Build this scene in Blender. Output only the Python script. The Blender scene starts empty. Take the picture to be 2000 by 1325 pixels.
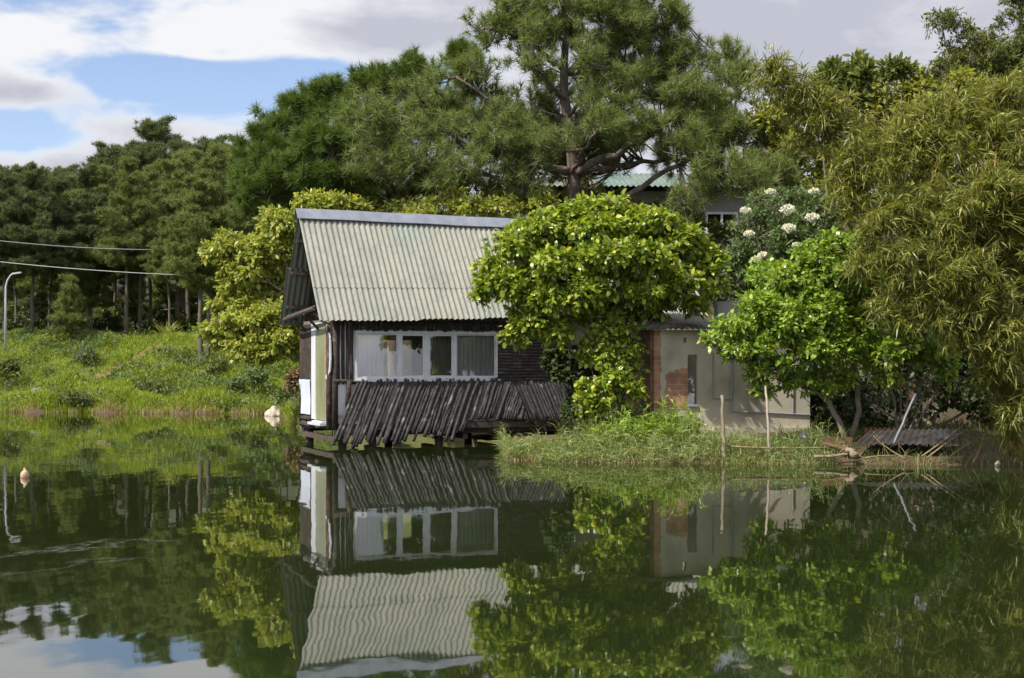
import bpy, math
import numpy as np
from math import radians as R, sin, cos, pi

S = bpy.context.scene
COL = S.collection
# ------------------------------------------------------------------ camera
F = 2700.0                      # focal length in photo pixels (photo 2000 x 1325)
HC = 2.14                       # camera height over the water
HY = 700.0                      # horizon row in the photo
cam_d = bpy.data.cameras.new('camera')
cam = bpy.data.objects.new('camera', cam_d); COL.objects.link(cam)
cam.location = (0, 0, HC); cam.rotation_euler = (R(90), 0, 0)
cam_d.sensor_fit = 'HORIZONTAL'; cam_d.sensor_width = 36.0
cam_d.lens = 36.0 * F / 2000.0
cam_d.shift_y = (HY - 662.5) / 2000.0
cam_d.clip_start = 0.1; cam_d.clip_end = 3000
S.camera = cam
# ------------------------------------------------------------------ view / sampling
S.view_settings.view_transform = 'Standard'; S.view_settings.look = 'None'
S.view_settings.exposure = 0.35; S.view_settings.gamma = 1.0
S.render.engine = 'CYCLES'
S.cycles.use_denoising = True
S.cycles.max_bounces = 8; S.cycles.transparent_max_bounces = 12
S.cycles.diffuse_bounces = 3; S.cycles.glossy_bounces = 4
S.cycles.caustics_reflective = False; S.cycles.caustics_refractive = False
# ------------------------------------------------------------------ sun
SUN_AZ, SUN_EL = R(-127), R(49)     # azimuth clockwise from +Y (view direction): left and behind the camera
sd = bpy.data.lights.new('sun', 'SUN'); sd.energy = 5.0; sd.angle = R(0.5); sd.color = (1.0, 0.93, 0.82)
sun = bpy.data.objects.new('sun', sd); COL.objects.link(sun)
sdir = (sin(SUN_AZ) * cos(SUN_EL), cos(SUN_AZ) * cos(SUN_EL), sin(SUN_EL))
from mathutils import Vector
sun.rotation_euler = Vector(sdir).to_track_quat('Z', 'Y').to_euler()
sun.location = (-30, -10, 40)
# ------------------------------------------------------------------ world: Nishita sky with clouds
W = bpy.data.worlds.new('World'); S.world = W; W.use_nodes = True
nt = W.node_tree; nt.nodes.clear()
def wn(t, **k):
    n = nt.nodes.new(t)
    for a, b in k.items(): setattr(n, a, b)
    return n
def wm(op, a, b=None, c=None):
    n = wn('ShaderNodeMath', operation=op)
    for i, v in enumerate((a, b, c)):
        if v is None: continue
        if isinstance(v, (int, float)): n.inputs[i].default_value = v
        else: nt.links.new(v, n.inputs[i])
    return n.outputs[0]
sky = wn('ShaderNodeTexSky', sky_type='NISHITA', sun_disc=False)
sky.sun_elevation = SUN_EL; sky.sun_rotation = SUN_AZ
sky.air_density = 1.0; sky.dust_density = 0.6; sky.ozone_density = 2.0
tc = wn('ShaderNodeTexCoord'); sep = wn('ShaderNodeSeparateXYZ')
nt.links.new(tc.outputs['Generated'], sep.inputs[0])
az = wm('ARCTAN2', sep.outputs[0], sep.outputs[1]); el = sep.outputs[2]
cmb = wn('ShaderNodeCombineXYZ')
nt.links.new(wm('MULTIPLY', az, 5.0), cmb.inputs[0]); nt.links.new(wm('MULTIPLY', el, 12.0), cmb.inputs[1])
cmb.inputs[2].default_value = 3.7
nz = wn('ShaderNodeTexNoise'); nz.inputs['Scale'].default_value = 1.3; nz.inputs['Detail'].default_value = 9
nz.inputs['Roughness'].default_value = 0.55; nz.inputs['Distortion'].default_value = 0.25
nt.links.new(cmb.outputs[0], nz.inputs['Vector'])
dens = wm('MULTIPLY_ADD', nz.outputs['Fac'], 2.2, -.33)
def px_dir(px, py): return (px - 1000) / F, (HY - py) / F
for (px, py, rx, ry, amp) in ((430, 190, 330, 75, -.80), (640, 175, 120, 40, -.30), (40, 285, 130, 40, -.62), (560, 150, 160, 30, -.2),
                              (820, 200, 120, 60, -.3), (130, 130, 160, 25, .10), (410, 132, 120, 15, .42), (120, 215, 130, 30, .55), (600, 240, 190, 16, .34), (330, 225, 120, 10, .2),
                              (700, 90, 250, 60, .22), (1500, 60, 500, 120, .30), (330, 268, 300, 22, .22), (280, 40, 330, 60, -.36), (90, 60, 130, 40, -.15)):
    a0, e0 = px_dir(px, py)
    dx = wm('DIVIDE', wm('SUBTRACT', az, a0), rx / F); dy = wm('DIVIDE', wm('SUBTRACT', el, e0), ry / F)
    q = wm('ADD', wm('MULTIPLY', dx, dx), wm('MULTIPLY', dy, dy))
    g = wm('EXPONENT', wm('MULTIPLY', q, -1.0))
    dens = wm('ADD', dens, wm('MULTIPLY', g, amp))
alpha = wn('ShaderNodeMapRange', interpolation_type='SMOOTHSTEP'); alpha.inputs[1].default_value = .28; alpha.inputs[2].default_value = .66
nt.links.new(dens, alpha.inputs[0])
shd = dens
for (px, py, rx, ry, amp) in ((300, 50, 420, 90, -.75), (150, 120, 260, 60, -.3), (1350, 40, 420, 120, .10), (120, 215, 120, 40, .05), (750, 110, 200, 50, .15)):
    a0, e0 = px_dir(px, py)
    dx = wm('DIVIDE', wm('SUBTRACT', az, a0), rx / F); dy = wm('DIVIDE', wm('SUBTRACT', el, e0), ry / F)
    shd = wm('ADD', shd, wm('MULTIPLY', wm('EXPONENT', wm('MULTIPLY', wm('ADD', wm('MULTIPLY', dx, dx), wm('MULTIPLY', dy, dy)), -1.0)), amp))
rmp = wn('ShaderNodeValToRGB'); nt.links.new(shd, rmp.inputs[0])
rmp.color_ramp.elements[0].position = .45; rmp.color_ramp.elements[0].color = (7.2, 7.3, 7.5, 1)
rmp.color_ramp.elements[1].position = .95; rmp.color_ramp.elements[1].color = (4.3, 4.45, 5.1, 1)
e = rmp.color_ramp.elements.new(.70); e.color = (5.6, 5.7, 6.2, 1)
skm = wn('ShaderNodeMix', data_type='RGBA', blend_type='MULTIPLY'); skm.inputs[0].default_value = 1.0
nt.links.new(sky.outputs[0], skm.inputs[6]); skm.inputs[7].default_value = (1.40, 1.30, 1.36, 1)
mx = wn('ShaderNodeMix', data_type='RGBA'); nt.links.new(alpha.outputs[0], mx.inputs[0])
nt.links.new(skm.outputs[2], mx.inputs[6]); nt.links.new(rmp.outputs[0], mx.inputs[7])
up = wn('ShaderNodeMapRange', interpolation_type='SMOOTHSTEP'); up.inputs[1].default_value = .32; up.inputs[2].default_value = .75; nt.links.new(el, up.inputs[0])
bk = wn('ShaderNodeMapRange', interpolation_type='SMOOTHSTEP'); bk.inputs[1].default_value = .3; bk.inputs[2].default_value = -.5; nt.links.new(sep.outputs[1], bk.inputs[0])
gain = wm('MULTIPLY_ADD', wm('MAXIMUM', up.outputs[0], bk.outputs[0]), .45, 1.0)  # unseen sky overhead and behind the camera brightened, added to lift ambient light
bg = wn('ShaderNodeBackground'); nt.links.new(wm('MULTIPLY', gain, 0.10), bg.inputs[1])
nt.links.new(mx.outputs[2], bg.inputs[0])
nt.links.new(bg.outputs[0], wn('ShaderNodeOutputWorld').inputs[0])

# ------------------------------------------------------------------ helpers
rng = np.random.default_rng(7)
def nrm(a):
    a = np.asarray(a, float); return a / np.maximum(np.linalg.norm(a, axis=-1, keepdims=True), 1e-9)
def at(px, py, Y): return np.array(((px - 1000) / F * Y, Y, HC - (py - HY) / F * Y))
def rnd(n, k=3): return nrm(rng.normal(size=(n, k)))

class MB:
    def __init__(s): s.v = []; s.f = []; s.n = 0
    def add(s, V, *Fs):
        V = np.asarray(V, float).reshape(-1, 3)
        for f in Fs:
            f = np.asarray(f, int)
            if f.size: s.f.append(f + s.n)
        s.v.append(V); s.n += len(V); return s
    def box(s, c, ax, half):
        c = np.asarray(c, float); ax = np.asarray(ax, float)
        V = [c + ax[0] * half[0] * i + ax[1] * half[1] * j + ax[2] * half[2] * k for i in (-1, 1) for j in (-1, 1) for k in (-1, 1)]
        return s.add(V, [(0, 1, 3, 2), (4, 6, 7, 5), (0, 4, 5, 1), (2, 3, 7, 6), (0, 2, 6, 4), (1, 5, 7, 3)])
    def bar(s, a, b, w, h, up=(0, 0, 1)):
        a = np.asarray(a, float); b = np.asarray(b, float); d = b - a; L = np.linalg.norm(d); d = d / L
        sd_ = nrm(np.cross(d, up)); u = np.cross(sd_, d)
        return s.box((a + b) / 2, (d, sd_, u), (L / 2, w / 2, h / 2))
    def tube(s, P, r, seg=7, cap=True):
        P = np.asarray(P, float); n = len(P); r = np.broadcast_to(np.asarray(r, float), (n,))
        T = np.gradient(P, axis=0); T = nrm(T)
        ref = np.array((.0, .0, 1.)) if abs(T[:, 2]).mean() < .8 else np.array((0., 1., 0.))
        A = nrm(np.cross(T, ref)); B = np.cross(T, A)
        th = np.arange(seg) * 2 * pi / seg
        V = P[:, None] + r[:, None, None] * (A[:, None] * np.cos(th)[None, :, None] + B[:, None] * np.sin(th)[None, :, None])
        i = np.arange(n - 1)[:, None] * seg; j = np.arange(seg)[None]; k = (j + 1) % seg
        Q = np.stack(np.broadcast_arrays(i + j, i + k, i + seg + k, i + seg + j), -1).reshape(-1, 4)
        fs = [Q]
        V = V.reshape(-1, 3)
        if cap:
            m = len(V); V = np.vstack((V, P[:1], P[-1:])); jj = np.arange(seg); kk = (jj + 1) % seg
            fs += [np.stack((np.full(seg, m), kk, jj), -1), np.stack((np.full(seg, m + 1), (n - 1) * seg + jj, (n - 1) * seg + kk), -1)]
        return s.add(V, *fs)
    def cones(s, P0, P1, r0, r1, seg=4):
        P0 = np.asarray(P0, float); P1 = np.asarray(P1, float); n = len(P0)
        if n == 0: return s
        r0 = np.broadcast_to(r0, (n,)); r1 = np.broadcast_to(r1, (n,))
        D = nrm(P1 - P0); ref = np.where(abs(D[:, 2:3]) < .9, [[0, 0, 1.]], [[0, 1., 0]])
        A = nrm(np.cross(D, ref)); B = np.cross(D, A); th = np.arange(seg) * 2 * pi / seg
        c = A[:, None] * np.cos(th)[None, :, None] + B[:, None] * np.sin(th)[None, :, None]
        V = np.concatenate((P0[:, None] + c * r0[:, None, None], P1[:, None] + c * r1[:, None, None]), 1)
        j = np.arange(seg); k = (j + 1) % seg
        q = np.stack((j, k, seg + k, seg + j), -1)
        return s.add(V, (np.arange(n)[:, None, None] * 2 * seg + q[None]).reshape(-1, 4))
    def build(s, name, mat, parent=None, loc=None, smooth=False):
        V = np.vstack(s.v)
        if parent is not None: off = np.array(ROOT[parent.name]); 
        else: off = np.array(loc if loc is not None else (0, 0, 0), float)
        V = V - off
        me = bpy.data.meshes.new(name)
        me.vertices.add(len(V)); me.vertices.foreach_set('co', V.astype(np.float32).ravel())
        loops = np.concatenate([f.ravel() for f in s.f]); sizes = np.concatenate([np.full(len(f), f.shape[1]) for f in s.f])
        starts = np.concatenate(([0], np.cumsum(sizes)[:-1]))
        me.loops.add(len(loops)); me.polygons.add(len(sizes))
        me.loops.foreach_set('vertex_index', loops.astype(np.int32))
        me.polygons.foreach_set('loop_start', starts.astype(np.int32))
        me.polygons.foreach_set('loop_total', sizes.astype(np.int32))
        me.polygons.foreach_set('use_smooth', np.full(len(sizes), bool(smooth)))
        me.update(calc_edges=True); me.validate()
        for m in (mat if isinstance(mat, (list, tuple)) else [mat]): me.materials.append(m)
        o = bpy.data.objects.new(name, me); COL.objects.link(o)
        if parent is not None: o.parent = parent; ROOT[o.name] = tuple(off)
        else: o.location = tuple(off); ROOT[o.name] = tuple(off)
        return o
ROOT = {}
def tag(o, label=None, cat=None, group=None, kind=None):
    if label: o['label'] = label
    if cat: o['category'] = cat
    if group: o['group'] = group
    if kind: o['kind'] = kind
    return o
def thing(name, loc, label, cat, group=None):
    o = bpy.data.objects.new(name, None); COL.objects.link(o); o.location = tuple(float(c) for c in loc); o.empty_display_size = .3
    ROOT[o.name] = tuple(float(c) for c in loc)
    return tag(o, label, cat, group)

# ---- materials
def M(name, c1, c2=None, scale=4.0, rough=.8, stretch=(1, 1, 1), bump=0.0, bscale=None, c3=None, c3lim=(.62, .72), spec=.3, detail=6):
    m = bpy.data.materials.new(name); m.use_nodes = True; t = m.node_tree; b = t.nodes['Principled BSDF']
    b.inputs['Roughness'].default_value = rough; b.inputs['Specular IOR Level'].default_value = spec
    co = t.nodes.new('ShaderNodeTexCoord'); mp = t.nodes.new('ShaderNodeMapping'); mp.inputs['Scale'].default_value = stretch
    t.links.new(co.outputs['Object'], mp.inputs[0])
    b.inputs['Base Color'].default_value = (*c1, 1)
    if c2 is not None:
        n = t.nodes.new('ShaderNodeTexNoise'); n.inputs['Scale'].default_value = scale; n.inputs['Detail'].default_value = detail; n.inputs['Roughness'].default_value = .65
        t.links.new(mp.outputs[0], n.inputs['Vector'])
        r = t.nodes.new('ShaderNodeValToRGB'); r.color_ramp.elements[0].position = .35; r.color_ramp.elements[1].position = .65
        r.color_ramp.elements[0].color = (*c1, 1); r.color_ramp.elements[1].color = (*c2, 1)
        t.links.new(n.outputs['Fac'], r.inputs[0]); out = r.outputs[0]
        if c3 is not None:
            n3 = t.nodes.new('ShaderNodeTexNoise'); n3.inputs['Scale'].default_value = scale * .37; n3.inputs['Detail'].default_value = 8
            t.links.new(mp.outputs[0], n3.inputs['Vector'])
            mr = t.nodes.new('ShaderNodeMapRange'); mr.inputs[1].default_value = c3lim[0]; mr.inputs[2].default_value = c3lim[1]
            t.links.new(n3.outputs['Fac'], mr.inputs[0])
            mi = t.nodes.new('ShaderNodeMix'); mi.data_type = 'RGBA'; t.links.new(mr.outputs[0], mi.inputs[0]); t.links.new(out, mi.inputs[6]); mi.inputs[7].default_value = (*c3, 1)
            out = mi.outputs[2]
        t.links.new(out, b.inputs['Base Color'])
    if bump:
        n = t.nodes.new('ShaderNodeTexNoise'); n.inputs['Scale'].default_value = bscale or scale * 3; n.inputs['Detail'].default_value = 5
        t.links.new(mp.outputs[0], n.inputs['Vector'])
        bp = t.nodes.new('ShaderNodeBump'); bp.inputs['Strength'].default_value = 1.0; bp.inputs['Distance'].default_value = bump
        t.links.new(n.outputs['Fac'], bp.inputs['Height']); t.links.new(bp.outputs[0], b.inputs['Normal'])
    return m
def leafmat(name, c1, c2, c3=None, rough=.42, trans=.3, spec=.45, tcol=None):
    m = bpy.data.materials.new(name); m.use_nodes = True; t = m.node_tree; b = t.nodes['Principled BSDF']; out = t.nodes['Material Output']
    g = t.nodes.new('ShaderNodeNewGeometry'); r = t.nodes.new('ShaderNodeValToRGB')
    r.color_ramp.elements[0].color = (*c1, 1); r.color_ramp.elements[1].color = (*c2, 1)
    if c3 is not None:
        r.color_ramp.elements[1].position = .8; e = r.color_ramp.elements.new(1.0); e.color = (*c3, 1)
    t.links.new(g.outputs['Random Per Island'], r.inputs[0])
    t.links.new(r.outputs[0], b.inputs['Base Color'])
    b.inputs['Roughness'].default_value = rough; b.inputs['Specular IOR Level'].default_value = spec
    tr = t.nodes.new('ShaderNodeBsdfTranslucent'); mm = t.nodes.new('ShaderNodeMix'); mm.data_type = 'RGBA'; mm.blend_type = 'MULTIPLY'; mm.inputs[0].default_value = 1
    t.links.new(r.outputs[0], mm.inputs[6]); mm.inputs[7].default_value = (*(tcol or (1.6, 1.5, .6)), 1)
    t.links.new(mm.outputs[2], tr.inputs[0])
    ms = t.nodes.new('ShaderNodeMixShader'); ms.inputs[0].default_value = trans
    t.links.new(b.outputs[0], ms.inputs[1]); t.links.new(tr.outputs[0], ms.inputs[2]); t.links.new(ms.outputs[0], out.inputs[0])
    return m
def glassmat(name, tint=(.9, .93, .9), refl=.12):
    m = bpy.data.materials.new(name); m.use_nodes = True; t = m.node_tree; t.nodes.clear()
    o = t.nodes.new('ShaderNodeOutputMaterial'); tr = t.nodes.new('ShaderNodeBsdfTransparent'); tr.inputs[0].default_value = (*tint, 1)
    gl = t.nodes.new('ShaderNodeBsdfGlossy'); gl.inputs['Roughness'].default_value = .02
    lw = t.nodes.new('ShaderNodeFresnel'); lw.inputs[0].default_value = 1.5
    ad = t.nodes.new('ShaderNodeMath'); ad.operation = 'ADD'; ad.inputs[1].default_value = refl - .04; t.links.new(lw.outputs[0], ad.inputs[0])
    ms = t.nodes.new('ShaderNodeMixShader'); t.links.new(ad.outputs[0], ms.inputs[0]); t.links.new(tr.outputs[0], ms.inputs[1]); t.links.new(gl.outputs[0], ms.inputs[2])
    t.links.new(ms.outputs[0], o.inputs[0]); return m

def roofmat(name):
    m = M(name, (.305, .305, .26), (.235, .24, .205), 1.6, .75, (1, 1, .5), .004, 30, c3=(.22, .265, .235), c3lim=(.50, .72)); t = m.node_tree; b = t.nodes['Principled BSDF']
    src = b.inputs['Base Color'].links[0].from_socket                      # dark lichen streaks and speckles running down the slope
    co = t.nodes.new('ShaderNodeTexCoord'); mp = t.nodes.new('ShaderNodeMapping'); mp.inputs['Scale'].default_value = (9, 9, .7); t.links.new(co.outputs['Object'], mp.inputs[0])
    n = t.nodes.new('ShaderNodeTexNoise'); n.inputs['Scale'].default_value = 1.6; n.inputs['Detail'].default_value = 7; n.inputs['Roughness'].default_value = .7; t.links.new(mp.outputs[0], n.inputs['Vector'])
    mr = t.nodes.new('ShaderNodeMapRange'); mr.inputs[1].default_value = .50; mr.inputs[2].default_value = .74; mr.inputs[4].default_value = .55; t.links.new(n.outputs['Fac'], mr.inputs[0])
    mi = t.nodes.new('ShaderNodeMix'); mi.data_type = 'RGBA'; t.links.new(mr.outputs[0], mi.inputs[0]); t.links.new(src, mi.inputs[6]); mi.inputs[7].default_value = (.085, .08, .065, 1)
    t.links.new(mi.outputs[2], b.inputs['Base Color']); return m
MAT = dict(
    roof=roofmat('grey_green_fibre_cement'),
    teal=M('teal_roofing', (.10, .16, .14), (.16, .20, .175), 1.5, .7, (1, 1, .4)),
    greyroof=M('weathered_grey_roofing', (.22, .21, .19), (.34, .33, .30), 3, .85, c3=(.06, .055, .05), c3lim=(.52, .66)),
    under=M('roof_underside', (.20, .21, .17), (.28, .29, .24), 2, .9),
    ridge=M('galvanised_ridge', (.17, .19, .235), (.24, .26, .31), 3, .5, (1, 1, 1), spec=.5),
    log=M('dark_log', (.030, .022, .019), (.075, .060, .052), 14, .85, (1, 1, 1), .008, 40, c3=(.13, .11, .10), c3lim=(.58, .72)),
    log2=M('weathered_pole_bark', (.024, .022, .022), (.068, .064, .063), 9, .8, (1, 1, 1), .008, 40, c3=(.20, .18, .17), c3lim=(.60, .72)),
    beam=M('dark_beam', (.05, .04, .034), (.11, .09, .075), 8, .85, bump=.004),
    white=M('white_painted_frame', (.72, .74, .76), (.60, .62, .64), 5, .4),
    board=M('peeling_white_board', (.62, .64, .68), (.48, .50, .54), 4, .7, (1, 1, .4), c3=(.25, .22, .2), c3lim=(.64, .72)),
    bluewhite=M('pale_blue_panel', (.52, .58, .70), (.62, .66, .74), 2, .6, c3=(.35, .35, .36), c3lim=(.6, .75)),
    panel=M('pale_wall_panel', (.70, .71, .71), (.58, .58, .58), 3, .8),
    curtain=M('white_curtain', (.86, .88, .92), (.80, .82, .87), 6, .9, (1, 1, .3)),
    sheer=M('grey_sheer_curtain', (.26, .25, .23), (.34, .33, .30), 8, .9, (1, 1, .3)),
    doorglass=M('frosted_yellow_pane', (.20, .21, .12), (.30, .31, .20), 1.2, .25, (1, 1, .5), spec=.6),
    red=M('faded_red_strip', (.40, .13, .10), (.5, .35, .3), 9, .8),
    interior=M('room_plaster', (.20, .18, .15), (.15, .13, .11), 2, .9),
    glass=glassmat('window_glass', (.97, .98, .97)),
    plaster=M('bare_cement_plaster', (.52, .475, .385), (.42, .385, .305), 1.8, .9, (1, 1, .6), .003, 25, c3=(.21, .19, .155), c3lim=(.50, .68)),
    brick=None,
    pipe=M('grey_conduit', (.22, .23, .25), (.30, .31, .33), 6, .5),
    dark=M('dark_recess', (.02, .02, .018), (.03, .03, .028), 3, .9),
    concrete=M('grey_concrete', (.36, .36, .37), (.26, .26, .27), 3, .9, bump=.004),
    pine_bark=M('pine_bark', (.075, .058, .047), (.20, .165, .14), 5, .9, (1, 1, .35), .03, 9),
    far_bark=M('shaded_pine_bark', (.09, .075, .06), (.17, .145, .12), 5, .9, (1, 1, .3), .02, 9),
    grey_bark=M('smooth_grey_bark', (.14, .12, .09), (.25, .22, .17), 6, .85, bump=.006),
    bamboo_culm=M('golden_bamboo_culm', (.34, .17, .03), (.24, .17, .05), 3, .45, (1, 1, .5)),
    stake=M('bleached_stake', (.30, .245, .175), (.20, .155, .105), 8, .85, (1, 1, .3)),
    palestake=M('pale_stake', (.42, .36, .29), (.30, .245, .185), 8, .85, (1, 1, .3)),
    straw=M('dead_stem', (.30, .23, .13), (.19, .14, .08), 10, .85),
    steel=M('dull_steel', (.17, .18, .20), (.11, .12, .13), 5, .45, spec=.6),
    lamp=M('galvanised_lamp_post', (.50, .53, .56), (.42, .45, .48), 3, .4, spec=.5),
    rust=M('shaded_rusty_sheet', (.030, .028, .030), (.075, .07, .07), 4, .6, c3=(.05, .035, .028), c3lim=(.52, .62)),  # rust tint is its own; base darkened to carry the bamboo's shade
    rock=M('pale_rock', (.62, .55, .48), (.42, .33, .26), 4, .85, bump=.02, bscale=6),
    buoy=M('dirty_float', (.60, .42, .28), (.45, .28, .17), 6, .6),
    clay=M('clay_board', (.22, .13, .08), (.15, .09, .055), 5, .9),
    cable=M('pale_cable', (.55, .55, .53), None, rough=.5),
    tarp=M('black_plastic', (.03, .033, .04), (.09, .10, .12), 5, .3, spec=.6),
)
# brick material
def brickmat(grime_shade=(0, .55)):
    m = bpy.data.materials.new('orange_brick'); m.use_nodes = True; t = m.node_tree; b = t.nodes['Principled BSDF']; b.inputs['Roughness'].default_value = .9
    co = t.nodes.new('ShaderNodeTexCoord'); sp = t.nodes.new('ShaderNodeSeparateXYZ'); t.links.new(co.outputs['Object'], sp.inputs[0])
    a = t.nodes.new('ShaderNodeMath'); a.operation = 'ADD'; t.links.new(sp.outputs[0], a.inputs[0]); t.links.new(sp.outputs[1], a.inputs[1])
    cb = t.nodes.new('ShaderNodeCombineXYZ'); t.links.new(a.outputs[0], cb.inputs[0]); t.links.new(sp.outputs[2], cb.inputs[1])
    k = t.nodes.new('ShaderNodeTexBrick'); t.links.new(cb.outputs[0], k.inputs['Vector'])
    k.inputs['Color1'].default_value = (.42, .17, .09, 1); k.inputs['Color2'].default_value = (.50, .24, .14, 1); k.inputs['Mortar'].default_value = (.38, .32, .26, 1)
    k.inputs['Scale'].default_value = 1; k.inputs['Brick Width'].default_value = .25; k.inputs['Row Height'].default_value = .135; k.inputs['Mortar Size'].default_value = .012
    n = t.nodes.new('ShaderNodeTexNoise'); n.inputs['Scale'].default_value = 2.3; n.inputs['Detail'].default_value = 8; t.links.new(co.outputs['Object'], n.inputs['Vector'])
    mr = t.nodes.new('ShaderNodeMapRange'); mr.inputs[1].default_value = .42; mr.inputs[2].default_value = .66; mr.inputs[3].default_value = grime_shade[0]; mr.inputs[4].default_value = grime_shade[1]; t.links.new(n.outputs['Fac'], mr.inputs[0])
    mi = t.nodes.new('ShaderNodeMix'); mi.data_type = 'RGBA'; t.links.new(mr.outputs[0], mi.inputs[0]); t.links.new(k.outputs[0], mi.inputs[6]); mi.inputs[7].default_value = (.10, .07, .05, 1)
    t.links.new(mi.outputs[2], b.inputs['Base Color']); return m
MAT['brick'] = brickmat(); MAT['shadedbrick'] = brickmat((.45, .95))  # second brick has the side wall's shade painted in as extra darkening
LEAF = dict(
    pine=leafmat('pine_needles', (.115, .165, .045), (.21, .265, .085), (.31, .31, .115), .5, .35, .3, (1.3, 1.3, .6)),
    darkpine=leafmat('dark_pine_needles', (.060, .110, .020), (.135, .20, .040), (.19, .24, .06), .45, .28, .3, (1.3, 1.3, .6)),
    forest=leafmat('forest_pine_needles', (.115, .155, .045), (.21, .245, .075), (.26, .26, .10), .55, .3, .25, (1.3, 1.3, .6)),
    farpine=leafmat('far_pine_needles', (.085, .115, .046), (.15, .185, .075), None, .55, .25, .2, (1.3, 1.3, .6)),
    yellow=leafmat('yellow_green_leaves', (.19, .25, .04), (.37, .41, .08), (.52, .49, .15), .42, .38, .4),
    bright=leafmat('glossy_green_leaves', (.085, .17, .018), (.34, .42, .05), (.55, .56, .11), .30, .34, .55),
    lime=leafmat('light_green_leaves', (.12, .23, .028), (.30, .42, .06), (.48, .55, .12), .32, .36, .5),
    olive=leafmat('olive_green_leaves', (.15, .19, .03), (.30, .32, .06), (.40, .38, .10), .42, .36, .4),
    bamboo=leafmat('bamboo_leaves', (.105, .132, .022), (.235, .25, .052), (.45, .42, .13), .38, .36, .4),
    dull=leafmat('dull_green_leaves', (.075, .105, .024), (.15, .185, .042), (.22, .23, .07), .5, .3, .35),
    elder=leafmat('grey_green_leaves', (.08, .13, .045), (.16, .23, .08), None, .5, .25, .35),
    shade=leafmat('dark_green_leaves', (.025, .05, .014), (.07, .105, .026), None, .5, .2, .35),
    redleaf=leafmat('reddish_stems', (.20, .13, .08), (.30, .24, .13), None, .6, .2, .2),
    grass=leafmat('bank_grass', (.15, .23, .030), (.32, .40, .06), (.44, .42, .13), .6, .35, .2),
    reed=leafmat('shore_grass', (.13, .20, .055), (.26, .32, .11), (.42, .38, .20), .5, .3, .3),
    straw=leafmat('dry_grass', (.26, .22, .11), (.42, .35, .19), None, .7, .25, .15),
    flower=leafmat('cream_florets', (.80, .79, .62), (.88, .87, .76), None, .7, .3, .1, (1, 1, .9)),
)

# ---- terrain
XS = np.array((-400, -60, -20, -9, -6.6, -5, -2, -.4, -.15, 1, 5, 8, 10, 13, 40, 400.))
YS = np.array((50, 52, 55, 53, 43, 40, 38.5, 36.0, 29.2, 28.4, 28.2, 27.8, 27.6, 27.2, 24, 24.))
DL = np.array((-80, -8, -1, 0, .6, 3, 10, 14, 30, 55, 100, 300)); HL = np.array((-2.5, -1.6, -.3, .02, .30, 1.0, 2.95, 3.15, 4.0, 6.5, 13, 40.))
DR = np.array((-80, -8, -1, 0, .6, 2, 4, 8, 11, 14, 20, 30, 60, 120, 300)); HR = np.array((-2.5, -1.6, -.3, .02, .18, .32, .42, .65, 1.6, 3.2, 5.8, 7.2, 9.5, 14, 40.))
def hgt(x, y):
    x = np.asarray(x, float); y = np.asarray(y, float)
    d = y - np.interp(x, XS, YS) + (.30 * np.sin(x * 1.9) + .2 * np.sin(x * 4.3 + 1)) * np.clip((-6.5 - x) / 1.5, 0, 1) * np.clip((x + 60) / 5, 0, 1)
    w = np.clip((x + 11) / 5.0, 0, 1); w = w * w * (3 - 2 * w)
    h = np.interp(d, DL, HL) * (1 - w) + np.interp(d, DR, HR) * w
    b = .10 * np.sin(x * 1.7 + 1.3 * np.sin(y * .9)) * np.sin(y * 1.3 + .7) + .05 * np.sin(x * 4.1 + y * 2.3)
    low = np.clip((2.6 - x) / 1.6, 0, 1) * np.clip((x + 5) / 1.5, 0, 1) * np.clip((11 - d) / 3, 0, 1) * np.clip(d / .5, 0, 1)   # the ground stays low under the cabin
    return (h + b * np.clip(d / 3, 0, 1)) * (1 - .72 * low)
def gpt(px, Y): x = (px - 1000) / F * Y; return np.array((x, Y, float(hgt(x, Y))))
def grid(xs, ys, name, mat):
    X, Y = np.meshgrid(xs, ys); V = np.stack((X, Y, hgt(X, Y)), -1).reshape(-1, 3); nx, ny = len(xs), len(ys)
    i = np.arange(ny - 1)[:, None] * nx + np.arange(nx - 1)[None]
    Q = np.stack((i, i + 1, i + nx + 1, i + nx), -1).reshape(-1, 4)
    return MB().add(V, Q).build(name, mat, smooth=True)
gm = M('earth_with_moss', (.075, .085, .025), (.13, .135, .045), .8, .95, bump=.05, bscale=3, c3=(.17, .11, .06), c3lim=(.55, .66))
t = gm.node_tree; b = t.nodes['Principled BSDF']; src = b.inputs['Base Color'].links[0].from_socket
co = t.nodes.new('ShaderNodeTexCoord'); sp_ = t.nodes.new('ShaderNodeSeparateXYZ'); t.links.new(co.outputs['Object'], sp_.inputs[0])
def gmix(sock, lo, hi, colr):
    global src
    mr = t.nodes.new('ShaderNodeMapRange'); mr.inputs[1].default_value = lo; mr.inputs[2].default_value = hi; t.links.new(sock, mr.inputs[0])
    mi = t.nodes.new('ShaderNodeMix'); mi.data_type = 'RGBA'; t.links.new(mr.outputs[0], mi.inputs[0]); t.links.new(src, mi.inputs[6]); mi.inputs[7].default_value = (*colr, 1); src = mi.outputs[2]
gmix(sp_.outputs[1], 64, 69, (.034, .040, .016))          # pine litter on the wood's floor
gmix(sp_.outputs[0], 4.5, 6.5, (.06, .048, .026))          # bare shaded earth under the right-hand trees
gmix(sp_.outputs[2], .32, .12, (.10, .068, .042))         # wet brown mud along the water
t.links.new(src, b.inputs['Base Color'])
xs = np.concatenate((np.linspace(-400, -42, 30), np.arange(-40, 22, .3), np.linspace(23, 400, 30)))
ys = np.concatenate((np.linspace(-60, 22, 12), np.arange(23, 75, .3), np.arange(76, 140, 1.5), np.linspace(142, 420, 30)))
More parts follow.
